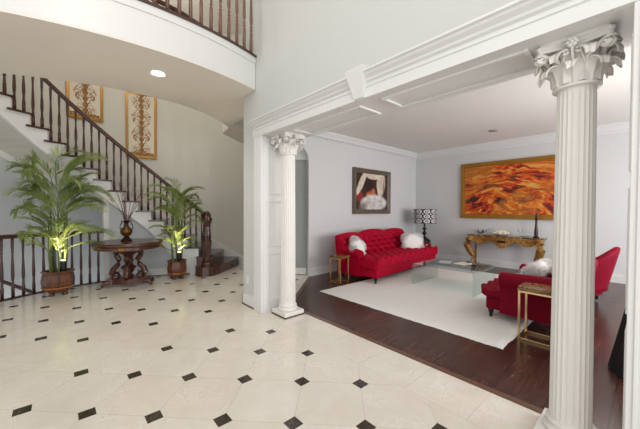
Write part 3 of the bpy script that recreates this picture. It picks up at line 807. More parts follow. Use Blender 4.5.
# ------------------------------------------------------------------ pedestal table with urn
TB = thing('pedestal_table', 'round dark wood pedestal table with carved scroll legs and gilt accents', 'table', (.93, 6.12, 0), radians(-20))
bm = new(); lathe(bm, [(.48, .715), (.52, .725), (.535, .74), (.535, .765), (.52, .78), (.02, .782)], 56); obj('tabletop', bm, 'table_wood', TB, 35)
bm = new(); lathe(bm, [(.46, .66), (.50, .665), (.50, .716), (.46, .716)], 56); obj('apron', bm, 'table_wood', TB, 35)
for k in range(4):
    a = k*pi/2; bm = new(); box(bm, .495, .512, -.035, .035, .668, .715, .004)
    bmesh.ops.create_icosphere(bm, subdivisions=2, radius=.022, matrix=Matrix.Translation((.515, 0, .69)))
    bmesh.ops.rotate(bm, verts=bm.verts[:], cent=(0, 0, 0), matrix=Matrix.Rotation(a, 3, 'Z'))
    o = obj('gilt_mount', bm, 'gold_frame', TB); o['label'] = 'gilt mount on the apron'
bm = new(); lathe(bm, [(.07, .14), (.085, .17), (.05, .21), (.045, .25), (.09, .29), (.125, .325), (.09, .355), (.05, .38), (.07, .42), (.075, .46), (.05, .50), (.07, .53), (.12, .57), (.20, .60), (.24, .655), (.24, .662)], 28)
obj('pedestal', bm, 'table_wood', TB, True)
for k in range(4):
    a = k*pi/2; bm = new(); w_ = .92 if k % 2 == 0 else .66
    body = [(.12, .61), (.19, .60), (.20, .54), (.15, .46), (.17, .38), (.25, .30), (.275, .22), (.245, .16), (.19, .15), (.15, .19), (.165, .235), (.20, .24), (.205, .21)]
    tube(bm, [(x*w_, 0, z) for x, z in body], [.03, .042, .046, .044, .042, .047, .05, .048, .04, .034, .03, .024, .018], 8)
    tube(bm, [(x*w_, 0, z) for x, z in ((.18, .60), (.23, .615), (.245, .58), (.215, .56))], [.022, .024, .02, .014], 8)
    bmesh.ops.rotate(bm, verts=bm.verts[:], cent=(0, 0, 0), matrix=Matrix.Rotation(a, 3, 'Z')); obj('scroll_leg', bm, 'table_wood', TB, True)
    bm = new(); tube(bm, [(x*w_, 0, z) for x, z in ((.262, .30), (.29, .25), (.288, .20), (.265, .165))], [.012, .024, .026, .012], 8)
    bmesh.ops.rotate(bm, verts=bm.verts[:], cent=(0, 0, 0), matrix=Matrix.Rotation(a, 3, 'Z')); o = obj('gilt_leaf', bm, 'gold_frame', TB, True); o['label'] = 'gilt leaf on the scroll leg'
bm = new(); pts = []
pts = [(.34, -.13), (.36, 0), (.34, .13), (.22, .10), (.10, .16), (0, .19), (-.10, .16), (-.22, .10), (-.34, .13), (-.36, 0), (-.34, -.13), (-.22, -.10), (-.10, -.16), (0, -.19), (.10, -.16), (.22, -.10)]
prism(bm, pts, .055, .115); prism(bm, [(x*.93, y*.93) for x, y in pts], .115, .14); obj('plinth', bm, 'table_wood', TB)
for k in range(4):
    a = (.33, pi-.33, pi+.33, -.33)[k]; bm = new(); tube(bm, [(.28, 0, .09), (.34, 0, .085), (.375, 0, .05), (.385, 0, .022)], [.04, .042, .030, .02], 10)
    bmesh.ops.rotate(bm, verts=bm.verts[:], cent=(0, 0, 0), matrix=Matrix.Rotation(a, 3, 'Z')); obj('foot', bm, 'table_wood', TB, True)

UR = thing('urn', 'bronze and gold two-handled urn standing on the round pedestal table', 'urn', (.90, 6.12, .782))
M['urn'] = paint('aged_gold_urn', srgb(128, 92, 46), .3, .35, 18, metal=.6)
M['urn_dark'] = paint('bronze', srgb(62, 40, 24), .3, .2, 18, metal=.5)
bm = new(); lathe(bm, [(.085, 0), (.088, .025), (.06, .045), (.045, .07), (.03, .085)], 24); obj('foot', bm, 'urn_dark', UR, True)
bm = new(); lathe(bm, [(.03, .085), (.06, .10), (.088, .14), (.095, .18), (.08, .22), (.05, .245), (.036, .27)], 28); obj('body', bm, 'urn', UR, True)
bm = new(); lathe(bm, [(.036, .268), (.034, .31), (.045, .34), (.065, .36), (.06, .362), (.04, .34), (.03, .31)], 24); obj('neck', bm, 'urn_dark', UR, True)
for sg in (-1, 1):
    bm = new(); v = Vector((.748*sg, -.664*sg, 0)); tube(bm, [v*r+Vector((0, 0, z)) for r, z in ((.085, .20), (.115, .24), (.105, .29), (.075, .33), (.09, .352), (.06, .355))], .009, 8); obj('handle', bm, 'urn_dark', UR, True)
bm = new(); R2 = random.Random(4)
for k in range(13):
    az = R2.uniform(0, 2*pi); sp_ = R2.uniform(.15, .6); L = R2.uniform(.65, 1.0)
    pts = [Vector((0, 0, .27))]; d = Vector((cos(az)*sp_*.4, sin(az)*sp_*.4, 1)).normalized()
    p = Vector((.015*cos(az), .015*sin(az), .27)); pts = [p.copy()]
    for i in range(7):
        d = (d+Vector((cos(az)*.05*sp_*3+R2.uniform(-.06, .06), sin(az)*.05*sp_*3+R2.uniform(-.06, .06), 0))).normalized(); p = p+d*L/7*(.8); pts.append(p.copy())
        if i > 2:
            q = p+Vector((R2.uniform(-.08, .08), R2.uniform(-.08, .08), .09)); tube(bm, [p, q], [.0022, .001], 4)
    tube(bm, pts, [.006-.0005*i for i in range(8)], 5)
o = obj('twig_bunch', bm, 'twig', None); o.location = (.90, 6.12, .782); tag(o, 'spray of bare reddish-brown twigs standing in the urn', 'dried branches')

# ------------------------------------------------------------------ tufted sofas
def tuft(u, v):
    """0 at buttons/creases, 1 on the puffs (diamond pattern)"""
    a = abs(sin(pi*(u+v))); b = abs(sin(pi*(u-v))); return (a*b)**.42
def make_sofa(name, label, cat, L, mat, mirror, loc, rz, arms=1, group=None, rake=.10, D=.98, amp=.05, sh=0, y0=.38):
    t = thing(name, label, cat, loc, rz, group)
    def fin(bm, m=mirror):
        if m:
            for v in bm.verts: v.co.x = L-v.co.x
        return bm
    bm = new(); box(bm, .05, L-.05, .03, D-.06, .10, .27, .02); obj('seat_rail', fin(bm), mat, t, True)
    # tufted seat cushion
    bm = new(); nu, nv = int(60*L), 60; g_ = []
    for i in range(nu+1):
        row = []
        for j in range(nv+1):
            s = j/nv
            if s < .28:
                q = s/.28*pi/2*1.35; y = .03-.05*sin(q); z = .265+.14*(1-cos(q))*.98
            else:
                q = (s-.28)/.72; y = -.012+.72*q; z = .415+.02*sin(pi*q)
            x = .0+L*i/nu
            ex = max(0, min(x/.09, (L-x)/.11, 1)); rd = sqrt(1-(1-ex)**2)
            f = tuft(x/.23, s*.95/.24); k = min(1, s*6)
            row.append(bm.verts.new((x, y*rd+.06*(1-rd)-.02*f*(s < .28)*rd, .265+(z-.265)*(.12+.88*rd)+(amp*f-.02-sh*min(1, s*4))*k*rd)))
        g_.append(row)
    for i in range(nu):
        for j in range(nv): bm.faces.new((g_[i][j], g_[i+1][j], g_[i+1][j+1], g_[i][j+1]))
    bb = [bm.verts.new((g_[i][nv].co.x, g_[i][nv].co.y, .262)) for i in range(nu+1)]
    for i in range(nu):
        bm.faces.new((g_[i][0], g_[i+1][0], bb[i+1], bb[i])); bm.faces.new((g_[i][nv], g_[i+1][nv], bb[i+1], bb[i]))
    for i in (0, nu): bm.faces.new(g_[i]+[bb[i]])
    obj('seat_cushion', fin(bm), mat, t, 'all')
    def top(x):
        u = x/L
        if arms == 2: return .70+.10*sqrt(max(0, 1-((u-.5)/.56)**2))
        c1 = .785+.075*sqrt(max(0, 1-((u-.14)/.17)**2)); c2 = .79+.105*sqrt(max(0, 1-((u-.45)/.20)**2)); c3 = .785+.09*sqrt(max(0, 1-((u-.79)/.19)**2))
        e = max(c1 if abs(u-.14) < .17 else 0, c2 if abs(u-.45) < .2 else 0, c3 if abs(u-.79) < .19 else 0, .75)
        k = max(0, (u-.93)/.07); return e-.26*k**1.6
    bm = new(); nu, nv = int(66*L), 68; g_ = []
    for i in range(nu+1):
        x = -.05+(L+(.02 if arms == 1 else .10))*i/nu; row = []; tz = top(min(L, max(0, x))); uu = i/nu
        for j in range(nv+1):
            s = j/nv
            if s < .62:
                q = s/.62; z = .36+(tz-.06-.36)*q; y = D-.27+.06*q; wgt = min(1, q*6)*min(1, (1-q)*7)
                f = tuft(x/.25, z/.20); y -= (.105*f-.03)*wgt
            elif s < .80:
                q = (s-.62)/.18*pi; y = D-.135-.075*cos(q); z = tz-.06+.062*sin(q)
            else:
                q = (s-.80)/.20; y = D-.06-.02*q; z = tz-.06-(tz-.06-.12)*q
            y += rake*max(0, z-.30)
            ed = min(1, uu/.03, (1-uu)/.03); rd = sqrt(max(0, 1-(1-ed)**2)); yc = D-.12+rake*max(0, z-.3)
            row.append(bm.verts.new((x, yc+(y-yc)*(.35+.65*rd), z)))
        g_.append(row)
    for i in range(nu):
        for j in range(nv): bm.faces.new((g_[i][j], g_[i+1][j], g_[i+1][j+1], g_[i][j+1]))
        bm.faces.new((g_[i][nv], g_[i+1][nv], g_[i+1][0], g_[i][0]))
    bm.faces.new(g_[0]); bm.faces.new(g_[-1]); obj('backrest', fin(bm), mat, t, 'all')
    for side in range(arms):
        mm = mirror != bool(side)
        bm = new(); secs = []
        for j in range(15):
            q = j/14; y = y0+q*(D-.10-y0); zt = .485+sh*.1+(.07*q+.14*max(0, q-.72)/.28)*(1 if arms == 1 else .22); r = .088+.004*sin(q*3)
            sec = [(.01, .09), (.0, .28), (.012, zt-.11)]
            for k in range(17):
                a = pi*1.30-k*(pi*1.62)/16; sec.append((.052+r*cos(a), zt+r*sin(a)))
            sec += [(.112, zt-.12), (.13, .28), (.13, .09)]
            secs.append([bm.verts.new((x, y, z)) for x, z in sec])
        m = len(secs[0])
        for a_, b_ in zip(secs, secs[1:]):
            for k in range(m): bm.faces.new((a_[k], a_[(k+1) % m], b_[(k+1) % m], b_[k]))
        bm.faces.new(secs[0]); bm.faces.new(secs[-1]); arm = obj('arm', fin(bm, mm), mat, t, 35)
        bm = new(); pts = []
        for k in range(28):
            th = -pi*.35+k/27*2*pi*1.5; r = .084*(1-.80*k/27); pts.append((.052+r*cos(th), y0-.006, .485+sh*.1+r*sin(th)))
        pts = [(.125, y0-.004, .12), (.125, y0-.004, .3), (.108, y0-.004, .385)]+pts
        tube(bm, pts, .011, 6); obj('scroll_piping', fin(bm, mm), mat, arm, True)
    for lx, ly in ((.09, .08), (L-.12, .08), (.09, D-.14), (L-.12, D-.14)):
        bm = new(); lathe(bm, [(.016, 0), (.022, .012), (.016, .03), (.026, .06), (.034, .085), (.034, .104)], 14, (lx, ly, 0)); obj('leg', fin(bm), 'black', t, True)
    return t
make_sofa('tufted_sofa', 'crimson button-tufted sofa with scalloped back, against the left wall under the figure painting', 'sofa', 2.62, 'velvet', False, (4.18, 3.20, .0255), radians(4.2))
AG = 'tufted armchairs facing the sofa'
make_sofa('tufted_armchair', 'burgundy tufted armchair with rolled arm, left of the large column behind the brass table', 'armchair', .96, 'velvet2', True, (4.93, 1.41, .0255), pi, 2, None, .14, .98, .018, .075, .20)
def barrel_chair(label, loc):
    t = thing('barrel_armchair', label, 'armchair', loc, 0)
    bm = new(); n, m = 90, 26; g_ = []
    for i in range(n+1):
        u = i/n; ph = radians(-205+230*u)   # from one arm front round the back to the other
        hgt = .56+.27*(.5+.5*cos(min(1, abs(u-.5)/.36)*pi)); row = []
        ef = min(1, u/.03, (1-u)/.03); ef = sqrt(max(0, 1-(1-ef)**2))
        for j in range(m):
            q = j/m
            if q < .40: s_ = q/.40; z = .36+(hgt-.04-.36)*s_; off = -.045-.018*(tuft(u*9, z/.17)-.4)*min(1, s_*5)*min(1, (1-s_)*5)
            elif q < .60: a = (q-.40)/.20*pi; z = hgt-.04+.04*sin(a); off = -.045*cos(a)
            else: s_ = (q-.60)/.40; z = hgt-.04-(hgt-.04-.14)*s_; off = .045
            fl_ = .13*max(0, (z-.25))/.6*(.3+.7*max(0, -sin(ph)))
            off = off*(.3+.7*ef)
            rx, ry = .33+fl_*.8+off, .31+fl_+off
            row.append(bm.verts.new((rx*cos(ph), ry*sin(ph), z)))
        g_.append(row)
    for i in range(n):
        for j in range(m): bm.faces.new((g_[i][j], g_[i+1][j], g_[i+1][(j+1) % m], g_[i][(j+1) % m]))
    bm.faces.new(g_[0]); bm.faces.new(g_[-1]); obj('shell_backrest', bm, 'velvet2', t, 'all')
    bm = new(); lathe(bm, [(.20, .12), (.30, .13), (.30, .26), (.28, .27)], 36); obj('seat_rail', bm, 'velvet2', t, True)
    bm = new(); lathe(bm, [(.22, .272), (.275, .29), (.285, .34), (.27, .40), (.2, .425), (.02, .43)], 36, (0, .03, 0)); obj('seat_cushion', bm, 'velvet2', t, True)
    for lx, ly in ((.24, .2), (-.24, .2), (.2, -.22), (-.2, -.22)):
        bm = new(); lathe(bm, [(.014, 0), (.018, .02), (.026, .125)], 12, (lx, ly, 0)); obj('leg', bm, 'black', t, True)
barrel_chair('burgundy barrel armchair farther away, its flared back showing right of the large column', (5.85, .76, .022))

# ------------------------------------------------------------------ furry cushions
def fur_cushion(label, w, h, d, loc, rot, seed):
    R = random.Random(seed); bm = new(); nu, nv = 28, 14; vs = []
    def surf(u, v):
        cu, su, cv, sv = cos(u), sin(u), cos(v), sin(v); e = .45
        f = lambda c: math.copysign(abs(c)**e, c)
        k = abs(cv)**.35 if abs(cv) > 1e-6 else 0
        return Vector((w/2*f(cu)*k, d/2*(sv), h/2*f(su)*k))
    top = []
    for j in range(nv+1):
        v = -pi/2+pi*j/nv; top.append([bm.verts.new(surf(2*pi*i/nu, v)) for i in range(nu)])
    for j in range(nv):
        for i in range(nu): bm.faces.new((top[j][i], top[j][(i+1) % nu], top[j+1][(i+1) % nu], top[j+1][i]))
    for k in range(7500):
        u = R.uniform(0, 2*pi); v = math.asin(R.uniform(-.98, .98)); p = surf(u, v)
        nn = Vector((p.x/w, p.y/d*.9, p.z/h)).normalized(); q = p+nn*R.uniform(.02, .045)+Vector((R.uniform(-.02, .02), R.uniform(-.01, .01), R.uniform(-.035, .01)))
        s = nn.cross(Vector((R.uniform(-1, 1), R.uniform(-1, 1), R.uniform(-1, 1)))).normalized()*.003
        bm.faces.new([bm.verts.new(p-s), bm.verts.new(p+s), bm.verts.new(q)])
    o = obj('fur_cushion', bm, 'fur', None, 'all', loc, rot); tag(o, label, 'cushion', 'white fur cushions'); return o
fur_cushion('white fur cushion leaning in the left corner of the crimson sofa, beside its arm', .38, .36, .14, (4.36, 3.80, .61), (radians(-22), radians(30), radians(0)), 1)
fur_cushion('white square fur cushion at the right end of the crimson sofa', .50, .40, .14, (6.20, 3.72, .59), (radians(-14), 0, radians(-30)), 2)
fur_cushion('white fur cushion on the nearer burgundy armchair, just behind the brown marble-topped table', .60, .36, .17, (4.44, .98, .555), (radians(40), radians(-4), radians(-8)), 3)

# ------------------------------------------------------------------ rug
bm = new(); NX, NY = 120, 90; R3 = random.Random(9); g_ = []
RX0, RX1, RY0, RY1 = 3.22, 6.9, .95, 3.64
for i in range(NX+1):
    row = []
    for j in range(NY+1):
        e = min(1, min(i, NX-i, j, NY-j)/2); row.append(bm.verts.new((RX0+(RX1-RX0)*i/NX+R3.uniform(-.008, .008), RY0+(RY1-RY0)*j/NY+R3.uniform(-.008, .008), .004+.017*e+R3.uniform(-.003, .003)*e)))
    g_.append(row)
for i in range(NX):
    for j in range(NY): bm.faces.new((g_[i][j], g_[i+1][j], g_[i+1][j+1], g_[i][j+1]))
box(bm, RX0+.02, RX1-.02, RY0+.02, RY1-.02, .0008, .004)
tag(obj('area_rug', bm, 'rug', None, 'all'), 'large cream shag rug on the dark wood floor between the sofas', 'rug')

# ------------------------------------------------------------------ glass coffee table
CT = thing('glass_coffee_table', 'clear waterfall glass coffee table in the middle of the rug', 'coffee table', (4.74, 1.80, .024))
bm = new(); W, D2, HT, TH = .95, 1.05, .375, .014
bb = []; 
outer = [(0, 0)]+[(0, HT-.04)]+[(0+.04-.04*cos(a), HT-.04+.04*sin(a)) for a in [i*pi/2/5 for i in range(1, 6)]]
path = [(0, 0), (0, HT-.04)]+[(.04-.04*cos(i*pi/10), HT-.04+.04*sin(i*pi/10)) for i in range(1, 6)]+[(D2-.04+.04*sin(i*pi/10), HT-.04+.04*cos(i*pi/10)) for i in range(0, 6)]+[(D2, 0)]
inner = [(TH, 0), (TH, HT-.045)]+[(.045-(.045-TH)*cos(i*pi/10), HT-.045+(.045-TH)*sin(i*pi/10)) for i in range(1, 6)]+[(D2-.045+(.045-TH)*sin(i*pi/10), HT-.045+(.045-TH)*cos(i*pi/10)) for i in range(0, 6)]+[(D2-TH, 0)]
prof = path+inner[::-1]
a = [bm.verts.new((0, y, z)) for y, z in prof]; b = [bm.verts.new((W, y, z)) for y, z in prof]
n = len(path)
for i in range(n-1):
    i2, j2 = 2*n-1-i, 2*n-2-i
    bm.faces.new((a[i], a[i+1], a[j2], a[i2])); bm.faces.new((b[i], b[i+1], b[j2], b[i2]))
for i in range(2*n): bm.faces.new((a[i], a[(i+1) % (2*n)], b[(i+1) % (2*n)], b[i]))
obj('bent_glass', bm, 'glass', CT)
zt = .024+.375
for (x, y, r, lab, mt) in ((5.28, 2.50, .25, 'pale magazine lying on the glass table, left of the other one', 'paper'), (5.36, 2.22, -.2, 'pale magazine lying on the glass table behind the bird figure', 'ceramic')):
    bm = new(); box(bm, -.13, .13, -.10, .10, .0012, .011, .002); o = obj('magazine', bm, mt, None, False, (x, y, zt), (0, 0, r)); tag(o, lab, 'magazine', 'magazines on the coffee table')
t = thing('bird_figurine', 'small dark bird-shaped figurine on the glass coffee table', 'figurine', (5.30, 2.02, zt), .6)
bm = new(); tube(bm, [(-.14, 0, .05), (-.06, 0, .04), (.0, 0, .045), (.05, 0, .06), (.075, 0, .09), (.10, 0, .092), (.13, 0, .088)], [.004, .02, .032, .03, .018, .016, .003], 10); obj('body', bm, 'silver', t, True)
bm = new(); lathe(bm, [(.05, .001), (.05, .008), (.02, .014)], 16); obj('base', bm, 'black', t)
for s in (-1, 1):
    bm = new(); tube(bm, [(.0, s*.02, .055), (-.05, s*.06, .075), (-.11, s*.09, .07)], [.015, .02, .003], 8, .3); obj('wing', bm, 'silver', t, True)

# ------------------------------------------------------------------ brass side tables
def brass_table(label, w, d, h, loc, rz):
    t = thing('brass_side_table', label, 'side table', loc, rz, 'brass side tables with marble tops')
    obj('marble_top', box(new(), -w/2, w/2, -d/2, d/2, h-.042, h, .004), 'brown_marble', t)
    s = .011
    for ix in (-1, 1):
        for iy in (-1, 1):
            x, y = ix*(w/2-s-.006), iy*(d/2-s-.006); obj('leg', box(new(), x-s, x+s, y-s, y+s, 0, h-.043, .002), 'brass', t)
    for z in (.012, h-.054):
        for iy in (-1, 1): y = iy*(d/2-s-.006); obj('stretcher', box(new(), -w/2+.028, w/2-.028, y-.009, y+.009, z-.01, z+.01, .002), 'brass', t)
        for ix in (-1, 1): x = ix*(w/2-s-.006); obj('stretcher', box(new(), x-.009, x+.009, -d/2+.028, d/2-.028, z-.01, z+.01, .002), 'brass', t)
    return t
brass_table('small brass side table with dark marble top beside the crimson sofa arm', .27, .27, .51, (3.91, 3.85, 0), radians(4))
brass_table('brass side table with mottled brown marble top, beside the large column', .30, .52, .56, (3.76, .675, 0), 0)

# ------------------------------------------------------------------ table lamp on red stool
t = thing('garden_stool', 'glossy dark red lacquer stool under the black lamp, in the far corner', 'stool', (7.28, 4.02, 0))
bm = new(); lathe(bm, [(.13, 0), (.135, .02), (.11, .05), (.12, .15), (.16, .32), (.175, .42), (.165, .48), (.14, .505), (.02, .508)], 28); obj('body', bm, 'red_lacquer', t, True)
bm = new(); lathe(bm, [(.176, .40), (.185, .415), (.18, .435), (.17, .44)], 28, cap=False); obj('rim', bm, 'red_lacquer', t, True)
t = thing('table_lamp', 'black turned lamp with black and white patterned drum shade in the corner', 'lamp', (7.28, 4.02, .509))
bm = new(); lathe(bm, [(.15, 0), (.165, .012), (.16, .03), (.14, .06), (.10, .09), (.05, .12), (.022, .15), (.02, .17)], 28); obj('base', bm, 'black', t, True)
bm = new(); lathe(bm, [(.02, .165), (.03, .18), (.055, .205), (.06, .225), (.05, .25), (.022, .28), (.02, .30), (.045, .325), (.05, .345), (.04, .37), (.018, .39), (.016, .42), (.03, .44), (.016, .46), (.012, .64)], 24); obj('pole', bm, 'black', t, True)
bm = new(); seg = 40
ro = [[bm.verts.new((r*cos(2*pi*i/seg), r*sin(2*pi*i/seg), z)) for i in range(seg)] for r, z in ((.29, -.185), (.29, .185), (.286, .185), (.286, -.185))]
for k in range(4):
    for i in range(seg): bm.faces.new((ro[k][i], ro[k][(i+1) % seg], ro[(k+1) % 4][(i+1) % seg], ro[(k+1) % 4][i]))
obj('lamp_shade', bm, 'shade', t, 30, (0, 0, .675))
bm = new(); tube(bm, [(-.286, 0, .82), (0, 0, .82), (.286, 0, .82)], .004, 6); tube(bm, [(0, -.286, .82), (0, .286, .82)], .004, 6); tube(bm, [(0, 0, .62), (0, 0, .88)], .006, 6)
obj('shade_support', bm, 'black', t)

# ------------------------------------------------------------------ console table and what stands on it
CN = thing('console_table', 'carved gilt console table with cabriole legs against the far wall', 'console table', (7.60, 2.24, 0), pi/2)
# local x runs along the wall (towards left in view), local -y is the wall side -> front is local +y
WD, DP, HH = 1.52, .40, .77
bm = new(); pts = []
fr = [(-WD/2, 0), (-WD/2, DP*.75), (-WD/2+.10, DP*.92), (-WD/4, DP*.86), (-.2, DP), (.2, DP), (WD/4, DP*.86), (WD/2-.10, DP*.92), (WD/2, DP*.75), (WD/2, 0)]
fr = [(x, y-DP/2-.0) for x, y in fr]
prism(bm, fr, HH-.03, HH); obj('top', bm, M['brown_marble'], CN)
bm = new(); prism(bm, [(x*.97, y*.96) for x, y in fr], HH-.055, HH-.03); obj('top_moulding', bm, 'gold', CN)
bm = new(); n = 60; fa = []; ba = []
for i in range(n+1):
    x = -WD/2+.05+(WD-.10)*i/n; u = abs(x)/(WD/2)
    zb = HH-.17-.05*cos(u*pi*3.2)*(1-u*.3)-.06*max(0, 1-abs(x)/.25)
    y = DP/2-.045+.03*cos(x*7)
    fa.append((x, y, zb)); 
rng = random.Random(3)
vf = [[bm.verts.new((x, y+rng.uniform(-.002, .006), z)) for z in [zb+(HH-.055-zb)*k/8 for k in range(9)]] for x, y, zb in fa]
vb = [[bm.verts.new((x, y-.035, z)) for z in (zb, HH-.055)] for x, y, zb in fa]
for i in range(n):
    for k in range(8): bm.faces.new((vf[i][k], vf[i+1][k], vf[i+1][k+1], vf[i][k+1]))
    bm.faces.new((vf[i][0], vf[i+1][0], vb[i+1][0], vb[i][0])); bm.faces.new((vb[i][0], vb[i+1][0], vb[i+1][1], vb[i][1])); bm.faces.new((vf[i][8], vf[i+1][8], vb[i+1][1], vb[i][1]))
for i in (0, n): bm.faces.new(vf[i]+[vb[i][1], vb[i][0]])
# carved scrolls and leaves on the apron
for sx in (-1, 1):
    for cx in (.16, .36, .56):
        pts = []
        for k in range(18):
            th = k/17*2*pi*1.2; r = .038*(1-.6*k/17); x = sx*(cx+r*cos(th)); pts.append((x, DP/2-.035+.03*cos(x*7), HH-.105+r*.8*sin(th)))
        tube(bm, pts, .009, 5)
    for cx in (.08, .26, .46, .64):
        x = sx*cx; tube(bm, [(x, DP/2-.035+.03*cos(x*7), HH-.07), (x+sx*.02, DP/2-.025+.03*cos(x*7), HH-.10), (x+sx*.01, DP/2-.03+.03*cos(x*7), HH-.14)], [.006, .014, .003], 6)
obj('carved_apron', bm, 'gold', CN, 40)
bm = new(); box(bm, -.075, .075, DP/2-.02, DP/2+.004, HH-.15, HH-.10, .004); o = obj('plaque', bm, 'urn_dark', CN); o['label'] = 'dark plaque in the middle of the apron'
for sx in (-1, 1):
    x0 = sx*(WD/2-.09)
    bm = new(); P = [(x0, DP/2-.08, HH-.06), (x0+sx*.04, DP/2-.02, HH-.14), (x0+sx*.06, DP/2+.0, HH-.24), (x0+sx*.02, DP/2-.04, HH-.38), (x0-sx*.035, DP/2-.09, HH-.50), (x0-sx*.05, DP/2-.10, .20), (x0-sx*.03, DP/2-.08, .10), (x0+sx*.0, DP/2-.04, .045), (x0+sx*.01, DP/2-.02, .03)]
    tube(bm, P, [.06, .08, .082, .07, .056, .048, .046, .055, .04], 10)
    for k in range(5):
        tube(bm, [Vector(P[1])+Vector((sx*.02*(k-2), .055-.004*abs(k-2), .03)), Vector(P[2])+Vector((sx*.018*(k-2), .06-.004*abs(k-2), 0)), Vector(P[3])+Vector((sx*.01*(k-2), .045, .04))], [.006, .012, .004], 5)
    pts = []
    for k in range(20):
        th = k/19*2*pi*1.3; r = .055*(1-.7*k/19); pts.append((x0+sx*(.03+r*cos(th)), DP/2-.0, .07+r*sin(th)))
    tube(bm, pts, .013, 6)
    obj('cabriole_leg', bm, 'gold', CN, True)
    bm = new(); box(bm, x0-.02, x0+.02, -DP/2+.02, -DP/2+.05, .0, HH-.05, .004); obj('back_leg', bm, 'gold', CN)
bm = new(); box(bm, -WD/2+.06, WD/2-.06, -DP/2+.02, -DP/2+.045, HH-.15, HH-.05); 
for sx in (-1, 1): box(bm, sx*(WD/2-.07)-.012, sx*(WD/2-.07)+.012, -DP/2+.045, DP/2-.08, HH-.15, HH-.05)
obj('side_rail', bm, 'gold', CN)
def on_console(px_local, y_local=0): return (7.60-y_local, 2.24+px_local, HH)
t = thing('glass_bowl', 'spiky silver and glass bowl at the left end of the gilt console', 'bowl', on_console(.50, .02))
bm = new(); lathe(bm, [(.03, .001), (.03, .01), (.012, .02), (.014, .04)], 16); obj('foot', bm, 'silver', t, True)
bm = new()
for k in range(8):
    a = 2*pi*k/8; tube(bm, [(.01*cos(a), .01*sin(a), .035), (.07*cos(a), .07*sin(a), .05), (.13*cos(a), .13*sin(a), .085), (.16*cos(a), .16*sin(a), .12)], [.012, .02, .016, .003], 6, .35)
obj('petals', bm, 'silver', t, True)
def candle_holder(label, loc):
    t = thing('glass_candle_holder', label, 'candle holder', loc, 0, 'small glass holders on the console')
    bm = new(); lathe(bm, [(.035, .001), (.035, .008), (.01, .016), (.008, .09), (.02, .10), (.045, .12), (.05, .16), (.046, .16), (.04, .125), (.01, .11)], 18); obj('glass_stem', bm, 'glass', t, True)
    bm = new(); lathe(bm, [(.022, .112), (.022, .145), (.004, .148)], 14); obj('candle', bm, 'ceramic', t, True)
candle_holder('small glass candle holder on the console, between silver bowl and cream bowl', on_console(.30, -.02))
candle_holder('small glass candle holder on the console, right of the cream bowl', on_console(-.30, -.02))
t = thing('cream_bowl', 'low cream bowl heaped with pale flowers in the middle of the console', 'bowl', on_console(.05, .03))
bm = new(); lathe(bm, [(.08, .001), (.10, .006), (.19, .04), (.215, .055), (.205, .058), (.17, .04), (.05, .02)], 32); obj('dish', bm, 'ceramic', t, True)
bm = new(); R5 = random.Random(8)
for k in range(60):
    a = R5.uniform(0, 2*pi); r = .165*sqrt(R5.random()); bmesh.ops.create_icosphere(bm, subdivisions=1, radius=R5.uniform(.018, .03), matrix=Matrix.Translation((r*cos(a), r*sin(a), .055+.045*(1-(r/.17)**2))))
o = obj('flower_heap', bm, 'ceramic', t, True); o['kind'] = 'stuff'
t = thing('glass_dish', 'flat clear glass dish on the console beside the dark candlestick', 'dish', on_console(-.42, .04))
bm = new(); lathe(bm, [(.05, .001), (.07, .006), (.105, .028), (.10, .031), (.06, .012)], 24); obj('dish', bm, 'glass', t, True)
t = thing('candlestick', 'tall dark twisted candlestick at the right end of the console', 'candlestick', on_console(-.60, .0))
M['iron'] = paint('dark_iron', srgb(58, 42, 38), .4, .2, 12, metal=.3)
bm = new(); lathe(bm, [(.055, .001), (.06, .01), (.04, .03), (.026, .06)], 20); obj('base', bm, 'iron', t, True)
bm = new(); lathe(bm, [(.034, .05), (.036, .12), (.026, .22), (.018, .34), (.022, .36), (.014, .37)], 14); obj('stem', bm, 'iron', t, True)
bm = new(); lathe(bm, [(.012, .365), (.03, .38), (.016, .40), (.028, .42), (.012, .44), (.024, .46), (.02, .50), (.006, .52)], 14); obj('finial', bm, 'iron', t, True)

# ------------------------------------------------------------------ paintings
def picture(name, label, w, h, loc, rz, canvas, framemat, fw, inner=None):
    t = thing(name, label, 'painting', loc, rz)
    obj('canvas', box(new(), -w/2+fw*.6, w/2-fw*.6, -.012, .010, -h/2+fw*.6, h/2-fw*.6), canvas, t)
    def ringm(f0, f1, y0, y1):
        bm = new(); o_, i_ = [(sx*(w/2-f0), sz*(h/2-f0)) for sx, sz in ((-1, -1), (1, -1), (1, 1), (-1, 1))], [(sx*(w/2-f1), sz*(h/2-f1)) for sx, sz in ((-1, -1), (1, -1), (1, 1), (-1, 1))]
        V = [[bm.verts.new((x, y, z)) for x, z in P] for P, y in ((o_, .02), (o_, y0), (i_, y1), (i_, .02))]
        for k in range(4):
            for i in range(4): bm.faces.new((V[k][i], V[k][(i+1) % 4], V[(k+1) % 4][(i+1) % 4], V[(k+1) % 4][i]))
        return bm
    obj('frame', ringm(0, fw*.55, -.045, -.03), framemat, t); obj('inner_moulding', ringm(fw*.5, fw, -.032, -.014), inner or framemat, t)
    return t
# wall normal: local -y faces the room
# left wall (faces -Y): no rotation
picture('figure_painting', 'painting of a pale crouching figure in a pewter frame above the crimson sofa', 1.42, 1.08, (5.80, YL-.022, 1.79), 0, 'figure_art', 'bronze_frame', .11)
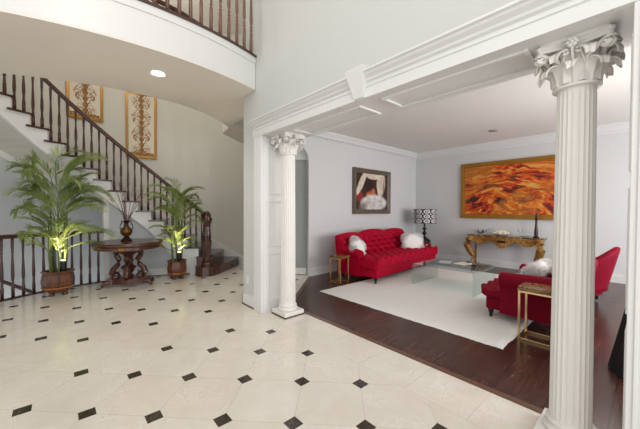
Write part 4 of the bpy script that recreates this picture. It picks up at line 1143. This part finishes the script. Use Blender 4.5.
# far wall (faces -X): rotate so local -y -> world -X : rz = -90
ycen = (3.30+.92)/2
def fire_canvas():
    t = thing('fire_painting', 'wide fiery orange and red abstract painting in a gold frame above the console', 'painting', (XL-.022, ycen, 1.835), 0)
    W_, H_ = 3.30-.92, 1.37
    obj('canvas', box(new(), -.010, .012, -W_/2+.07, W_/2-.07, -H_/2+.07, H_/2-.07), 'fire_art', t)
    bm = new()
    for f0, f1, x0 in ((0, .065, -.05), (.06, .10, -.03)):
        for y0, y1, z0, z1 in ((-W_/2+f0, -W_/2+f1, -H_/2+f0, H_/2-f0), (W_/2-f1, W_/2-f0, -H_/2+f0, H_/2-f0), (-W_/2+f1, W_/2-f1, -H_/2+f0, -H_/2+f1), (-W_/2+f1, W_/2-f1, H_/2-f1, H_/2-f0)):
            box(bm, x0, .02, y0, y1, z0, z1, .006)
    obj('frame', bm, 'gold_frame', t)
fire_canvas()

# ------------------------------------------------------------------ black draped cloth just inside the opening at right
bm = new(); seg = 64; rings = []
for k in range(15):
    q = k/14; z = .012+1.10*(1-q); r = .07+.165*q**1.1; rings.append([])
    for i in range(seg):
        a = 2*pi*i/seg; f = 1+.09*q*sin(a*9+.6*sin(a*2)); rings[-1].append(bm.verts.new((r*f*cos(a), r*f*sin(a), z)))
for a_, b_ in zip(rings, rings[1:]):
    for i in range(seg): bm.faces.new((a_[i], a_[(i+1) % seg], b_[(i+1) % seg], b_[i]))
bm.faces.new(rings[0]); bm.faces.new(rings[-1])
o = obj('draped_cloth', bm, 'black_cloth', None, True, (3.58, -.015, 0)); tag(o, 'black floor-length cloth draped over a stand, between large column and right edge', 'cloth')

# ------------------------------------------------------------------ camera
f = 295.6
Rv = Vector((.74775, -.66397, .0044)); U = Vector((.00886, .0166, .99982)); F = Vector((.66392, .74758, -.0183))
cam = bpy.data.cameras.new('camera'); cam.lens = f/640*36; cam.sensor_width = 36; cam.sensor_fit = 'HORIZONTAL'; cam.clip_start = .05
co = bpy.data.objects.new('camera', cam); COL.objects.link(co)
m = Matrix((Rv, U, -F)).transposed().to_4x4(); m.translation = (0, 0, H); co.matrix_world = m
S.camera = co

# ------------------------------------------------------------------ lights
w = bpy.data.worlds.new('sky'); S.world = w; w.use_nodes = True
bg = w.node_tree.nodes['Background']; bg.inputs[0].default_value = (.97, .98, 1.0, 1); bg.inputs[1].default_value = 1.05
def area(name, loc, target, sx, sy, e, col=(1, 1, 1)):
    l = bpy.data.lights.new(name, 'AREA'); l.shape = 'RECTANGLE'; l.size = sx; l.size_y = sy; l.energy = e; l.color = col
    o = bpy.data.objects.new(name, l); COL.objects.link(o); o.location = loc
    o.rotation_euler = (Vector(target)-Vector(loc)).to_track_quat('-Z', 'Y').to_euler(); return o
area('daylight_front_windows', (-.5, -2.5, 2.4), (1.0, 5, 2.4), 3.0, 4.4, 78, (1, .99, .97))
area('daylight_living_window', (4.0, -2.55, 1.45), (4.4, 4, 1.2), 1.5, 2.0, 90, (.97, .98, 1))
area('daylight_living_window', (6.3, -2.55, 1.45), (6.3, 4, 1.4), 1.7, 2.0, 90, (.97, .98, 1))
def spot(name, loc, e, size, col):
    l = bpy.data.lights.new(name, 'SPOT'); l.energy = e; l.spot_size = radians(size); l.spot_blend = .8; l.color = col; l.shadow_soft_size = .07
    o = bpy.data.objects.new(name, l); COL.objects.link(o); o.location = loc; return o
spot('downlight', (.892, 3.863, 2.91), 45, 130, (1, .88, .72))
def point(name, loc, e, r, col):
    l = bpy.data.lights.new(name, 'POINT'); l.energy = e; l.shadow_soft_size = r; l.color = col
    o = bpy.data.objects.new(name, l); COL.objects.link(o); o.location = loc
point('foyer_high_light', (-.6, 1.2, 4.3), 70, .35, (1, .93, .82))  # warm point light high in the foyer, no fixture modelled
point('upper_hall_light', (1.0, 5.6, 4.9), 55, .25, (1, .9, .78))  # unseen warm light brightening the upper hall wall

point('basement_fill', (-1.0, 6.6, -1.0), 25, .2, (1, .96, .92))  # added unseen fill that brightens the wall of the stair recess
point('living_room_fill', (4.9, .2, 1.75), 34, .35, (1, .95, .9))  # added unseen fill that lifts the living room ceiling and walls
S.view_settings.view_transform = 'Standard'; S.view_settings.look = 'None'; S.view_settings.gamma = 1; S.view_settings.exposure = 0
S.view_settings.use_curve_mapping = False
